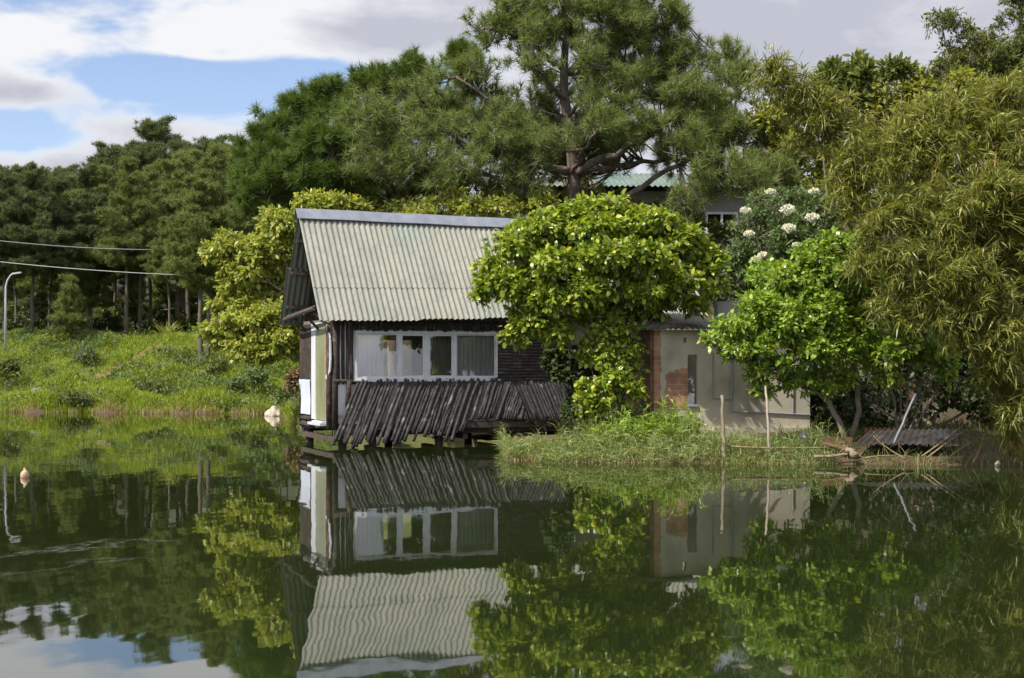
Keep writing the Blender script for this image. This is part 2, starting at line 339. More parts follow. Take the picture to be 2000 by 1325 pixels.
tag(grid(xs, ys, 'ground', gm), kind='structure')
# water
wm_ = bpy.data.materials.new('lake_water'); wm_.use_nodes = True; t = wm_.node_tree; b = t.nodes['Principled BSDF']
b.inputs['Base Color'].default_value = (.014, .021, .006, 1); b.inputs['Roughness'].default_value = .02; b.inputs['IOR'].default_value = 1.9
b.inputs['Specular IOR Level'].default_value = .5
co = t.nodes.new('ShaderNodeTexCoord'); prev = None
for (sc, st, dist) in ((1.0, (1.5, .75, 1), .0031), (1.0, (4.5, 2.6, 1), .0004)):
    mp = t.nodes.new('ShaderNodeMapping'); mp.inputs['Scale'].default_value = st; t.links.new(co.outputs['Object'], mp.inputs[0])
    n = t.nodes.new('ShaderNodeTexNoise'); n.inputs['Scale'].default_value = sc; n.inputs['Detail'].default_value = 1.5; t.links.new(mp.outputs[0], n.inputs['Vector'])
    bp = t.nodes.new('ShaderNodeBump'); bp.inputs['Strength'].default_value = 1; bp.inputs['Distance'].default_value = dist
    t.links.new(n.outputs['Fac'], bp.inputs['Height'])
    if prev: t.links.new(prev.outputs[0], bp.inputs['Normal'])
    prev = bp
t.links.new(prev.outputs[0], b.inputs['Normal'])
tag(MB().add([(-400, -60, 0), (400, -60, 0), (400, 120, 0), (-400, 120, 0)], [(0, 1, 2, 3)]).build('lake_water', wm_), kind='structure')

# ------------------------------------------------------------------ sheet / box helpers
def corr_sheet(mb, A, B, C_, D, pitch, amp, th=.008, rows=2, jit=0.0, step=6):
    """corrugated sheet: A->B along the width at the top, D->C_ along the bottom."""
    A, B, C_, D = [np.asarray(p, float) for p in (A, B, C_, D)]
    Wd = np.linalg.norm(B - A); n = int(Wd / pitch * step) + 1
    u = np.linspace(0, 1, n + 1); w = np.linspace(0, 1, rows + 1)
    N = nrm(np.cross(B - A, D - A))
    if N[2] < 0: N = -N
    ph = u * Wd / pitch * 2 * pi
    end = np.zeros(n + 1)
    if jit:
        k = np.floor(u * Wd / .85).astype(int); jr = rng.normal(size=k.max() + 1) * jit; end = jr[k]
    Ld = np.linalg.norm(D - A)
    def surf(off):
        ww = w[:, None] * (1 + (end[None] / Ld) * (w[:, None] > .99))
        top = A + (B - A) * u[:, None]; bot = D + (C_ - D) * u[:, None]
        P = top[None] + (bot - top)[None] * ww[..., None]
        return P + N * (amp * np.sin(ph) + off)[None, :, None]
    T = surf(0); Bm = surf(-th); nr = rows + 1; nc = n + 1
    i = np.arange(nr - 1)[:, None] * nc + np.arange(nc - 1)[None]
    Q = np.stack((i, i + nc, i + nc + 1, i + 1), -1).reshape(-1, 4); m = nr * nc
    j = np.arange(nc - 1); e0 = (nr - 1) * nc
    E = np.stack((e0 + j, m + e0 + j, m + e0 + j + 1, e0 + j + 1), -1)
    E2 = np.stack((j, j + 1, m + j + 1, m + j), -1)
    k = np.arange(nr - 1) * nc
    E3 = np.stack((k, m + k, m + k + nc, k + nc), -1); k2 = k + nc - 1; E4 = np.stack((k2, k2 + nc, m + k2 + nc, m + k2), -1)
    VV = np.vstack((T.reshape(-1, 3), Bm.reshape(-1, 3))); mb.add(VV, Q, Q[:, ::-1] + m)
    for X_ in (E, E2, E3, E4):            # cut edges have their own corners so the sheet's shading stays clean
        uq, inv = np.unique(X_, return_inverse=True); mb.add(VV[uq], inv.reshape(X_.shape))

class Frame:                        # a building's own axes: u along the front, v into the depth
    def __init__(s, origin, th):
        s.o = np.array((origin[0], origin[1], 0.)); s.u = np.array((cos(th), sin(th), 0)); s.v = np.array((-sin(th), cos(th), 0)); s.z = np.array((0, 0, 1.))
        s.ax = (s.u, s.v, s.z)
    def p(s, u, v, z): return s.o + s.u * u + s.v * v + s.z * z
    def box(s, mb, u0, u1, v0, v1, z0, z1):
        mb.box(s.p((u0 + u1) / 2, (v0 + v1) / 2, (z0 + z1) / 2), s.ax, ((u1 - u0) / 2, (v1 - v0) / 2, (z1 - z0) / 2))
    def wall(s, mb, u0, u1, z0, z1, v0, v1, holes=()):
        us = sorted({u0, u1, *[h[0] for h in holes], *[h[1] for h in holes]}); zs = sorted({z0, z1, *[h[2] for h in holes], *[h[3] for h in holes]})
        for a, b2 in zip(us, us[1:]):
            for c, d in zip(zs, zs[1:]):
                mu, mz = (a + b2) / 2, (c + d) / 2
                if not any(h[0] < mu < h[1] and h[2] < mz < h[3] for h in holes): s.box(mb, a, b2, v0, v1, c, d)

# ================================================================== CABIN
TH = R(24)
CB = Frame(((672 - 1000) / F * 33.5, 33.5), TH)
cabin = thing('lake_cabin', CB.p(0, 0, 0), 'dark log cabin on stilts over the water with a long corrugated roof', 'cabin')
U1 = 9.6
def eave_z(u): return 3.02 + .024 * (u + .75)
def ridge_z(u): return 5.76 - .004 * (u + .75)
RL, RR = -.75, 10.0
mb = MB()
# front slope: an upper and a lower course of sheets, the upper lapping over
def slope_pt(u, f, lift=0.0):
    v = 1.45 + (-.50 - 1.45) * f; z = ridge_z(u) + (eave_z(u) - ridge_z(u)) * f
    return CB.p(u, v, z) + np.array((-CB.v[0] * -0, 0, 0)) + (-CB.v * .8 + CB.z * .6) * lift
corr_sheet(mb, slope_pt(RL, 0), slope_pt(RR, 0), slope_pt(RR, .70), slope_pt(RL, .70), .145, .024, rows=3, jit=.008)
corr_sheet(mb, slope_pt(RL, .665, -.012), slope_pt(RR, .665, -.012), slope_pt(RR, 1.0, -.008), slope_pt(RL, 1.0, -.008), .145, .024, rows=2, jit=.022)
roof = mb.build('roof', MAT['roof'], cabin, smooth=True)
mb = MB()
def back_pt(u, f): return CB.p(u, 1.45 + 1.55 * f, ridge_z(u) + (2.95 - ridge_z(u)) * f)
corr_sheet(mb, back_pt(RL, 0), back_pt(RR, 0), back_pt(RR, .5), back_pt(RL, .5), .145, .024, rows=2)
corr_sheet(mb, back_pt(RL - .1, .47) - CB.v * .03, back_pt(RR, .47) - CB.v * .03, back_pt(RR, 1), back_pt(RL - .08, 1), .145, .024, rows=2, jit=.03)
mb.build('back_slope', MAT['under'], roof, smooth=True)
mb = MB()
nR = 24
us = np.linspace(RL - .06, RR + .05, nR)
prof = [(-.19, -.18), (-.10, -.055), (0, .08), (.10, -.05), (.19, -.2)]
V = []
for u in us:
    for dv, dz in prof: V.append(CB.p(u, 1.45 + dv, ridge_z(u) + dz + .05 + .006 * sin(u * 3)))
i = np.arange(nR - 1)[:, None] * 5 + np.arange(4)[None]; Q = np.stack((i, i + 5, i + 6, i + 1), -1).reshape(-1, 4)
V = np.array(V); mb.add(np.vstack((V, V - np.array((0, 0, .012)))), Q, Q[:, ::-1] + len(V))
mb.build('ridge_cap', MAT['ridge'], roof)
mb = MB()
for f in (.22, .50, .80): mb.bar(back_pt(RL + .02, f) - CB.v * .09 - CB.z * .05, back_pt(RR - .1, f) - CB.v * .09 - CB.z * .05, .07, .09)
for f in (.2, .55, .9): mb.bar(slope_pt(RL + .12, f, -.10), slope_pt(RR - .1, f, -.10), .07, .08)
mb.build('purlins', MAT['beam'], roof)
mb = MB()
for uu in (-.18, 2, 4, 6, 8, 9.5):
    mb.bar(slope_pt(uu, .12, -.18), slope_pt(uu, .97, -.16), .07, .09); mb.bar(back_pt(uu, .12) - CB.v * .2, back_pt(uu, .95) - CB.v * .14, .07, .09)
mb.build('rafters', MAT['beam'], roof)
# eave pole and struts at the open gable
mb = MB()
mb.tube([CB.p(-.80, -.15, 3.32), CB.p(-.78, 1.2, 3.24), CB.p(-.76, 2.75, 3.13)], .05, 6)
mb.tube([CB.p(-.72, -.1, 3.40), CB.p(-.70, 2.7, 3.22)], .03, 5)
for v in (.7, 1.9): mb.tube([CB.p(-.8, v, 3.22), CB.p(-.25, v + .3, 2.75)], .035, 5)
mb.tube([CB.p(-.78, .35, 3.28), CB.p(-.24, .05, 2.85)], .04, 5)
mb.build('gable_bracket', MAT['beam'], cabin)
# walls -----------------------------------------------------------
WZ0, WZ1 = 1.617, 2.787; WU0, WU1 = .272, 4.03
FR0, FR1 = -.25, 6.0
mb = MB(); CB.wall(mb, FR0, FR1, .55, 3.02, .0, .08, [(WU0, WU1, WZ0, WZ1)])
CB.wall(mb, 6.02, U1, .75, 3.1, 1.1, 1.18, [(6.6, 8.0, 1.55, 2.5)])
CB.box(mb, 5.94, 6.018, .082, 1.18, .55, 3.02)
mb.build('front_wall', MAT['panel'], cabin)
mb = MB()
def logs_v(u0, u1, z0, z1, r, v=-.005):
    n = max(1, int((u1 - u0) / (r * 1.85)))
    for k in range(n):
        u = u0 + (k + .5) * (u1 - u0) / n; rr = r * rng.uniform(.85, 1.12); P = [CB.p(u + rng.normal() * .006, v + rng.normal() * .008, z) for z in np.linspace(z0 + rng.normal() * .012, z1, 5)]
        mb.tube(P, rr * rng.uniform(.9, 1.1, 5), 6)
def logs_h(u0, u1, z0, z1, r, v=-.005):
    n = max(1, int((z1 - z0) / (r * 1.8)))
    for k in range(n):
        z = z0 + (k + .5) * (z1 - z0) / n; nn = int((u1 - u0) / .3) + 2
        mb.tube([CB.p(u, v + rng.normal() * .006, z + rng.normal() * .004) for u in np.linspace(u0, u1, nn)], r * rng.uniform(.85, 1.1, nn), 6)
logs_v(-.2, WU0 - .03, 1.50, 3.06, .048)
logs_v(WU0 - .03, 6.0, WZ1 + .035, 3.06, .042)
logs_h(WU1 + .03, 6.0, 1.55, WZ1 + .03, .042)
mb.build('log_cladding', MAT['log'], cabin, smooth=True)
mb = MB()
for uu in (-.24, 6.04): MB().tube([CB.p(uu, -.03, .25), CB.p(uu + .01, -.03, 3.1)], .075, 8).build('corner_post', MAT['log'], cabin, smooth=True)
mb.tube([CB.p(.06, -.09, .95), CB.p(.1, -.10, 1.6)], .06, 8)
mb.tube([CB.p(-.28, -.07, 1.60), CB.p(.4, -.08, 1.56)], .05, 7)
mb.build('prop_log', MAT['log'], cabin, smooth=True)
# back and far walls, floor, ceiling void
mb = MB(); CB.wall(mb, FR0, U1, .55, 2.95, 2.50, 2.57, [(1.35, 2.65, 1.3, 2.62), (3.6, 4.6, 1.4, 2.5)])
CB.box(mb, U1 - .08, U1, 1.182, 2.498, .55, 2.95); mb.build('back_wall', MAT['interior'], cabin)
mb = MB(); CB.box(mb, FR0 - .02, U1, -.02, 2.6, .40, .545); mb.build('floor', MAT['beam'], cabin)
# gable wall on the left, seen edge-on
mb = MB()
def side(v0, v1, z0, z1, u0=-.33, u1=-.25): CB.box(mb, u0, u1, v0, v1, z0, z1)
side(1.62, 2.5, .36, .56, -.36); mb.tube([CB.p(-.36, 1.6, .46), CB.p(-.36, 2.55, .48)], .07, 7); mb.tube([CB.p(-.36, 1.6, .62), CB.p(-.36, 2.52, .62)], .06, 7); mb.build('sill_logs', MAT['log'], cabin); mb = MB()
for k in range(9):
    v = 1.66 + k * .095; mb.tube([CB.p(-.33 + rng.normal() * .01, v, 1.58), CB.p(-.34, v + .01, 2.3), CB.p(-.32, v, 3.0)], .05, 6)
for v in (.05, 2.5): MB().tube([CB.p(-.36, v, .4), CB.p(-.35, v, 1.7), CB.p(-.34, v, 3.0)], .07, 7).build('gable_post', MAT['log'], cabin, smooth=True)
mb.build('gable_wall', MAT['log'], cabin)
mb = MB(); CB.box(mb, -.33, -.27, 0.08, 2.45, 2.95, 3.08); CB.box(mb, -.31, -.27, .08, 2.45, .56, 2.95); mb.build('gable_lining', MAT['interior'], cabin)
mb = MB()
V = []
for zz, o in ((.72, 0), (1.1, .01), (1.6, -.015)):
    for vv in (1.55, 2.0, 2.56): V.append(CB.p(-.40 + o + .01 * sin(vv * 7), vv, zz))
mb.add(np.array(V), [(0, 1, 4, 3), (1, 2, 5, 4), (3, 4, 7, 6), (4, 5, 8, 7)]); V2 = np.array(V) + CB.u * .02
mb.add(V2, [(3, 4, 1, 0), (4, 5, 2, 1), (6, 7, 4, 3), (7, 8, 5, 4)])
mb.build('wall_sheet', MAT['bluewhite'], cabin)
mb = MB(); side(1.20, 1.56, .62, 3.0, -.38, -.33)
mb.build('door_jamb', MAT['board'], cabin)
door = MB(); CB.box(door, -.37, -.345, .30, 1.16, .62, 2.98); dr = door.build('door', MAT['doorglass'], cabin)
mb = MB(); CB.box(mb, -.385, -.34, .26, .298, .6, 3.0); mb.build('door_stile', MAT['red'], dr)
mb = MB(); CB.box(mb, -.385, -.34, 1.162, 1.198, .6, 3.0); CB.box(mb, -.385, -.34, .30, 1.16, 2.982, 3.02); mb.build('door_frame', MAT['white'], dr)
mb = MB(); CB.box(mb, -.55, -.30, .18, 1.3, .50, .56); CB.box(mb, -.50, -.36, .25, 1.1, .565, .60); mb.build('door_sill', MAT['board'], cabin)
mb = MB()
P = [CB.p(-.40, .18, 3.0), CB.p(-.36, -.02, 2.6), CB.p(-.36, -.06, 2.1), CB.p(-.37, -.04, 1.85), CB.p(-.40, .14, 1.66)]
for a, b2 in zip(P, P[1:]): mb.bar(a, b2, .10, .03, up=CB.u)
mb.build('corner_board', MAT['board'], cabin)
mb = MB(); CB.box(mb, -.24, .12, -.035, -.002, .75, 1.58); mb.build('lower_panel', MAT['panel'], cabin)
# window ----------------------------------------------------------
win_bm = MB(); fw = .05; v0, v1 = -.06, .03
def bars(m, u0, u1, z0, z1, w, va, vb):
    CB.box(m, u0, u0 + w, va, vb, z0, z1); CB.box(m, u1 - w, u1, va, vb, z0, z1)
    CB.box(m, u0 + w, u1 - w, va, vb, z1 - w, z1); CB.box(m, u0 + w, u1 - w, va, vb, z0, z0 + w)
bars(win_bm, WU0, WU1, WZ0, WZ1, .045, v0, .07)
def uu(p): return (-( (672 - 1000) / F * 33.5) + (p - 1000) / F * 33.5) / (CB.u[0] - (p - 1000) / F * CB.u[1])
ms = [uu(779), uu(832), uu(887)]
for m_, w_ in zip(ms, (.07, .10, .08)): CB.box(win_bm, m_ - w_ / 2, m_ + w_ / 2, v0 + .003, .065, WZ0 + .045, WZ1 - .045)
window = win_bm.build('window', MAT['white'], cabin)
secs = [(WU0 + .045, ms[0] - .035), (ms[0] + .035, ms[1] - .05), (ms[1] + .05, ms[2] - .04), (ms[2] + .04, WU1 - .045)]
for k, (a, b2) in enumerate(secs):
    m_ = MB(); off = .004 if k in (1, 2) else .02
    bars(m_, a + .002, b2 - .002, WZ0 + .047, WZ1 - .047, .032 if k in (0, 3) else .045, -.045 + off, -.01 + off); m_.build('sash', MAT['white'], window)
    m_ = MB(); CB.box(m_, a + .034, b2 - .034, -.032 + off, -.028 + off, WZ0 + .08, WZ1 - .08); m_.build('pane', MAT['glass'], window)
mb = MB(); CB.box(mb, WU0 - .05, WU1 + .05, -.12, -.062, WZ0 - .05, WZ0 - .004); mb.build('sill', MAT['white'], window)
def curtain(u0, u1, v, mat, amp=.035, per=.12, z0=WZ0 - .1, z1=WZ1 + .05):
    n = int((u1 - u0) / per * 8); u = np.linspace(u0, u1, n); zz = np.linspace(z0, z1, 5)
    ph = np.cumsum(rng.uniform(.5, 1.5, n)) * 2 * pi / 8
    V = np.array([[CB.p(a, v + amp * sin(p) * (1.1 - .5 * (z - z0) / (z1 - z0)), z) for a, p in zip(u, ph)] for z in zz]); nc = n
    i = np.arange(4)[:, None] * nc + np.arange(nc - 1)[None]; Q = np.stack((i, i + 1, i + nc + 1, i + nc), -1).reshape(-1, 4)
    V = V.reshape(-1, 3); m_ = MB().add(V, Q).add(V + CB.v * .004, Q[:, ::-1]); return m_.build('curtain', mat, cabin, smooth=True)
curtain(WU0 + .01, uu(752), .115, MAT['curtain'], .026); curtain(ms[2] - .02, WU1 - .01, .115, MAT['curtain'], .026)
curtain(ms[1] + .05, ms[2] + .02, .24, MAT['sheer'], .03, .09)
# skirt of leaning poles -----------------------------------------
mb = MB(); rk = MB()
def pole(ut, zt, ub, zb, vt=-.09, vb=-.62, r=.043):
    a = CB.p(ut, vt + rng.normal() * .012, zt); b2 = CB.p(ub, vb + rng.normal() * .015, zb); tt = np.linspace(0, 1, 7)[:, None]
    P = a + (b2 - a) * tt + rng.normal(size=(7, 3)) * .007; mb.tube(P, r * rng.uniform(.82, 1.15) * rng.uniform(.92, 1.08, 7) * np.linspace(.92, 1.08, 7), 7)
apex = uu(995)
n = 45
for k in range(n):
    ut = .36 + (apex - .36) * k / (n - 1) + rng.normal() * .014
    if rng.random() < .06: continue
    long_ = ut < 3.35
    f = (1.0 if long_ else rng.uniform(.62, .70)) * rng.uniform(.93, 1.05)
    if not long_ and ut < 3.55: f = .85
    if ut > 2.0 and long_: f *= rng.uniform(.86, 1.0)
    pole(ut, 1.60 + rng.normal() * .02, ut - .80 * f + rng.normal() * .02, 1.60 - 1.50 * f, vb=-.09 - .55 * f)
for k in range(12):          # short poles filling the wedge right of the apex
    g = (k + 1) / 12; ut = apex + .30 * g; zt = 1.60 - .95 * g
    pole(ut, zt, ut - .75 * (.66 - .62 * g), zt - 1.50 * max(.10, .66 - .62 * g), vt=-.10 - .36 * g, vb=-.46)
n = 17
for k in range(n):
    ut = apex + .03 + (5.98 - apex - .03) * k / (n - 1) + rng.normal() * .012; f = rng.uniform(.93, 1.06)
    pole(ut, 1.60 + rng.normal() * .015, ut + .30 * f, 1.60 - 1.08 * f, vb=-.5, r=.04)
mb.build('pole_skirt', MAT['log2'], cabin, smooth=True)
mb = MB(); mb.bar(CB.p(.0, -.40, .50), CB.p(6.3, -.40, .46), .10, .14); mb.bar(CB.p(-.3, -.10, .33), CB.p(6.6, -.10, .33), .14, .13); mb.bar(CB.p(-.35, 2.5, .33), CB.p(7, 2.5, .33), .14, .13)
for u in (-.3, 1.4, 3.0, 4.6, 6.0): mb.bar(CB.p(u, -.42, .2), CB.p(u, 2.6, .2), .12, .12)
mb.build('floor_beams', MAT['beam'], cabin)
for (u, v) in ((-.05, .05), (.62, -.25), (-.2, 2.4), (1.9, 2.3), (2.4, -.1), (4.4, 0.0), (5.9, -.05), (4.2, 2.4), (7.6, 1.2), (9.4, 1.2)):
    m_ = MB(); q = CB.p(u, v, 0); m_.tube([CB.p(u, v, min(-.35, float(hgt(q[0], q[1])) - .2)), CB.p(u + .02, v, .1), CB.p(u, v, .42)], .10, 8); m_.build('stilt', MAT['beam'], cabin, smooth=True)
mb = MB(); bars(mb, 6.6, 8.0, 1.55, 2.5, .06, 1.05, 1.15); CB.box(mb, 6.5, 8.1, .95, 1.048, 1.48, 1.545); mb.build('veranda_window', MAT['beam'], cabin)

# ================================================================== SHED
SB = Frame(((1275 - 1000) / F * 31.0, 31.0), R(14))
def su(p, Y0=31.0):
    a = (p - 1000) / F; return (a * SB.o[1] - SB.o[0]) / (SB.u[0] - a * SB.u[1])
def sz(py, p=1330):
    Y = 31.0 + su(p) * SB.u[1]; return HC - (py - HY) / F * Y
shed = thing('plaster_shed', SB.p(0, 0, .6), 'small cement plastered shed with exposed bricks and a slit window behind shore grass', 'shed')
zt = sz(645); uA, uB, uC = 0.0, su(1420), su(1582)
slit = (su(1343), su(1362), sz(790), sz(693)); vent = (su(1334), su(1341), sz(670), sz(660)); patch = (su(1300), su(1343) - .004, sz(800), sz(718))
mb = MB(); SB.wall(mb, .16, uC, -.1, zt, 0, .14, [slit, vent]); SB.box(mb, uC - .14, uC, .142, 2.6, -.1, zt); SB.wall(mb, -.0, uC - .15, -.1, zt, 2.45, 2.6, [(.6, 1.3, 1.0, 2.2)])
mb.build('wall', MAT['plaster'], shed)
# exposed brick: ragged patch 12 mm proud outline
pm = MB(); a, b2, c, d = patch
top = [(a + (b2 - a) * f, d - (.14 * (1 - f) ** 1.3) - .025 * sin(f * 23) * (f < .95)) for f in np.linspace(0, 1, 14)]
lef = [(a + .03 * sin(z * 17), z) for z in np.linspace(c, top[0][1], 9)[:-1]]
out = [(b2, c)] + [(b2, d)] + top[::-1][1:] + lef[::-1]
Vf = np.array([SB.p(u, -.006, z) for u, z in out]); nv = len(out)
pm.v.append(np.vstack((Vf, Vf + SB.v * .005))); pm.n = 2 * nv
pm.f.append(np.array([tuple(range(nv))])); pm.f.append(np.array([(k, k + nv, (k + 1) % nv + nv, (k + 1) % nv) for k in range(nv)]))
pm.build('brick_patch', MAT['brick'], shed)
mb = MB(); SB.box(mb, .03, .158, -.012, .15, -.1, zt - .02)
for k in range(15): SB.box(mb, .16, .16 + rng.uniform(.0, .055) + .004, -.008, -.001, zt - .02 - .135 * (k + 1) + .012, zt - .02 - .135 * k)
mb.build('brick_pier', MAT['brick'], shed)
mb = MB(); SB.wall(mb, 0, 0.12, -.1, zt, .152, 2.44, []); mb.build('side_wall', MAT['shadedbrick'], shed)
mb = MB(); SB.box(mb, slit[0] + .0, slit[1], .09, .10, slit[2], slit[3]); gl = mb.build('slit_window', MAT['glass'], shed)
mb = MB(); SB.box(mb, slit[0], slit[1], -.05, .06, slit[2] - .05, slit[2] - .003); mb.build('slit_sill', MAT['concrete'], shed)
mb = MB()
a = SB.p(-.28, -.28, zt + .02); b2 = SB.p(su(1410), -.28, zt + .03); c = SB.p(su(1410), 1.5, zt + .42); d = SB.p(-.28, 1.5, zt + .42)
corr_sheet(mb, d, c, b2, a, .13, .025, rows=3, jit=.03); mb.build('roof', MAT['greyroof'], shed, smooth=True)
mb = MB(); corr_sheet(mb, SB.p(-.28, 2.9, zt + .1), SB.p(su(1410), 2.9, zt + .1), SB.p(su(1410), 1.53, zt + .40), SB.p(-.28, 1.53, zt + .40), .13, .025, rows=2); mb.build('back_roof', MAT['greyroof'], shed, smooth=True)
mb = MB(); SB.box(mb, su(1402), su(1446), .02, .22, zt + .004, sz(588)); SB.box(mb, su(1446) + .002, uC, .02, .2, zt + .004, zt + .25)
mb.build('parapet', MAT['concrete'], shed)
pp = MB()
def pipe(p0, y0, p1, y1, r=.016): pp.tube([SB.p(su(p0), -.02, sz(y0, p0)), SB.p(su((p0 + p1) / 2), -.02, sz((y0 + y1) / 2, p0)), SB.p(su(p1), -.02, sz(y1, p1))], r, 6)
for a_ in ((1392, 690, 1392, 778), (1392, 778, 1427, 780), (1430, 735, 1427, 805, .022), (1427, 804, 1582, 811, .02), (1548, 760, 1548, 806), (1430, 660, 1430, 735)): pipe(*a_)
pp.build('pipes', MAT['pipe'], shed)
mb = MB(); SB.box(mb, -.3, uC + .1, -.05, .0, -.3, -.1); SB.box(mb, su(1390), uC + .02, -.10, -.003, .0, sz(835, 1500)); mb.build('plinth', MAT['plaster'], shed)

# ================================================================== HOUSE BEHIND
HB = Frame(((1050 - 1000) / F * 50, 50.0), R(4))
house = thing('hillside_house', HB.p(0, 0, 5.8), 'low grey house with pale teal corrugated roof half hidden behind the tall pine', 'house')
def hz(py): return HC - (py - HY) / F * 50
def hu(p): a = (p - 1000) / F; return (a * HB.o[1] - HB.o[0]) / (HB.u[0] - a * HB.u[1])
zt = hz(372); wn_ = (hu(1378), hu(1441), hz(458), hz(412))
mb = MB(); HB.wall(mb, 0, hu(1475), 4.5, zt, 0, .15, [wn_, (hu(1290), hu(1322), hz(470), hz(405))]); HB.box(mb, 0, .14, .152, 5, 4.5, zt); HB.box(mb, hu(1475) - .14, hu(1475), .152, 5, 4.5, zt); HB.box(mb, .142, hu(1475) - .142, 4.8, 4.95, 4.5, zt)
mb.build('wall', M('grey_render', (.30, .29, .28), (.22, .21, .2), 1.5, .9), house)
mb = MB(); corr_sheet(mb, HB.p(hu(1165), 2.2, hz(322)), HB.p(hu(1500), 2.2, hz(322)), HB.p(hu(1500), -.6, hz(366)), HB.p(hu(1165), -.6, hz(366)), .2, .03, rows=2, jit=.03); rf = mb.build('roof', MAT['teal'], house, smooth=True)
mb = MB(); corr_sheet(mb, HB.p(-.5, 2.2, hz(324)), HB.p(hu(1164), 2.2, hz(323)), HB.p(hu(1164), -.62, hz(367)), HB.p(-.5, -.62, hz(367)), .2, .03, rows=2, jit=.03); mb.build('grey_roofing', MAT['greyroof'], rf, smooth=True)
mb = MB(); corr_sheet(mb, HB.p(-.5, 2.23, hz(322)), HB.p(hu(1500), 2.23, hz(322)), HB.p(hu(1500), 5.4, hz(366)), HB.p(-.5, 5.4, hz(366)), .2, .03, rows=2); mb.build('back_slope', MAT['greyroof'], rf, smooth=True)
mb = MB(); a, b2, c, d = wn_
HB.box(mb, a, b2, -.03, .05, d - .08, d); HB.box(mb, a, b2, -.05, .05, c, c + .08)
for q in (a, (a + b2) / 2 - .04, b2 - .08): HB.box(mb, q, q + .08, -.03, .05, c + .08, d - .08)
hw = mb.build('window', MAT['white'], house)
mb = MB(); HB.box(mb, a + .08, b2 - .08, .01, .02, c + .08, d - .08); mb.build('pane', MAT['glass'], hw)
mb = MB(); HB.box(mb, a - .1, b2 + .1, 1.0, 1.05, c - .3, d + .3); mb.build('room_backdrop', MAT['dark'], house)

# ================================================================== VEGETATION
def leaves(mb, P, D, L, Wd, upb=.8, curl=.18, kind='hex'):
    """P base, D direction, L length, Wd width (arrays)."""
    n = len(P)
    if n == 0: return
    L = np.broadcast_to(L, (n,)).reshape(n, 1); Wd = np.broadcast_to(Wd, (n,)).reshape(n, 1)
    U = nrm(np.array((0, 0, 1.)) * upb + rng.normal(size=(n, 3)) * .55)
    Sd = np.cross(D, U); bad = np.linalg.norm(Sd, axis=1) < 1e-3; Sd[bad] = (1, 0, 0); Sd = nrm(Sd); N = np.cross(Sd, D)
    i = np.arange(n)[:, None]
    if kind == 'hex':
        a = P + D * L * .30 + N * L * curl * .25; b = P + D * L * .72 + N * L * curl * .1
        V = np.stack((P, a + Sd * Wd * .5, a - Sd * Wd * .5, b + Sd * Wd * .42, b - Sd * Wd * .42, P + D * L - N * L * curl * .5), 1).reshape(-1, 3)
        mb.add(V, i * 6 + np.array((0, 2, 1)), i * 6 + np.array((1, 2, 4, 3)), i * 6 + np.array((3, 4, 5)))
    elif kind == 'blade':     # long lanceolate, drooping tip
        a = P + D * L * .38 + N * L * .05; tip = P + D * L - np.array((0, 0, 1.)) * L * curl
        V = np.stack((P, a + Sd * Wd * .5, a - Sd * Wd * .5, tip), 1).reshape(-1, 3)
        mb.add(V, i * 4 + np.array((0, 2, 1)), i * 4 + np.array((1, 2, 3)))
    else:
        a = P + D * L * .45
        V = np.stack((P, a + Sd * Wd * .5, P + D * L - N * L * curl * .4, a - Sd * Wd * .5), 1).reshape(-1, 3)
        mb.add(V, i * 4 + np.array((0, 3, 2, 1)))
class Blobs:
    """a crown laid out as overlapping lobes, each with its own centre and radii"""
    def __init__(s, rows, Y, deep=.8, sub=6):
        C_, Rr = [], []
        for r in rows:
            px, py, rx, ry = r[:4]; y = Y + (r[4] if len(r) > 4 else 0)
            C_.append(at(px, py, y)); a = rx / F * y; b = ry / F * y; C_[-1][2] += 0; Rr.append((a, max(a, b) * deep, b))
        s.c = np.array(C_); s.r = np.array(Rr)
        if sub:                     # smaller lobes budding from the big ones break the outline
            k = np.repeat(np.arange(len(s.c)), sub); d = rnd(len(k)); d[:, 1] -= .25; d[:, 2] += .15; d = nrm(d)
            s.sc = s.c[k] + d * s.r[k] * rng.uniform(.55, .95, len(k))[:, None]; f = rng.uniform(.26, .5, len(k))[:, None]
            mr = s.r[k].mean(1, keepdims=True); s.sr = (s.r[k] * .6 + mr * .4) * f * np.array((1.1, 1.1, .8))
        else: s.sc, s.sr = s.c, s.r
    def sample(s, n, inner=.45, front=.0, hide=.55, mainw=.55):
        C_, R_ = np.vstack((s.sc, s.c)), np.vstack((s.sr, s.r * .86))
        w = R_.prod(1) ** (2 / 3); w[len(s.sc):] *= mainw; k = rng.choice(len(C_), n, p=w / w.sum())
        d = rnd(n); d[:, 1] -= front * rng.random(n); d[:, 2] += .3 * rng.random(n); d = nrm(d)
        rad = (inner + (1 - inner) * rng.random(n) ** .5)[:, None] * (1 + rng.normal(size=(n, 1)) * .10)
        P = C_[k] + d * rad * R_[k]
        if hide:
            q = (((P[:, None] - s.c[None]) / s.r[None]) ** 2).sum(-1).min(1)
            keep = (q > hide ** 2) | (rng.random(n) < .12); P, d, k = P[keep], d[keep], k[keep]
        return P, nrm(d), k
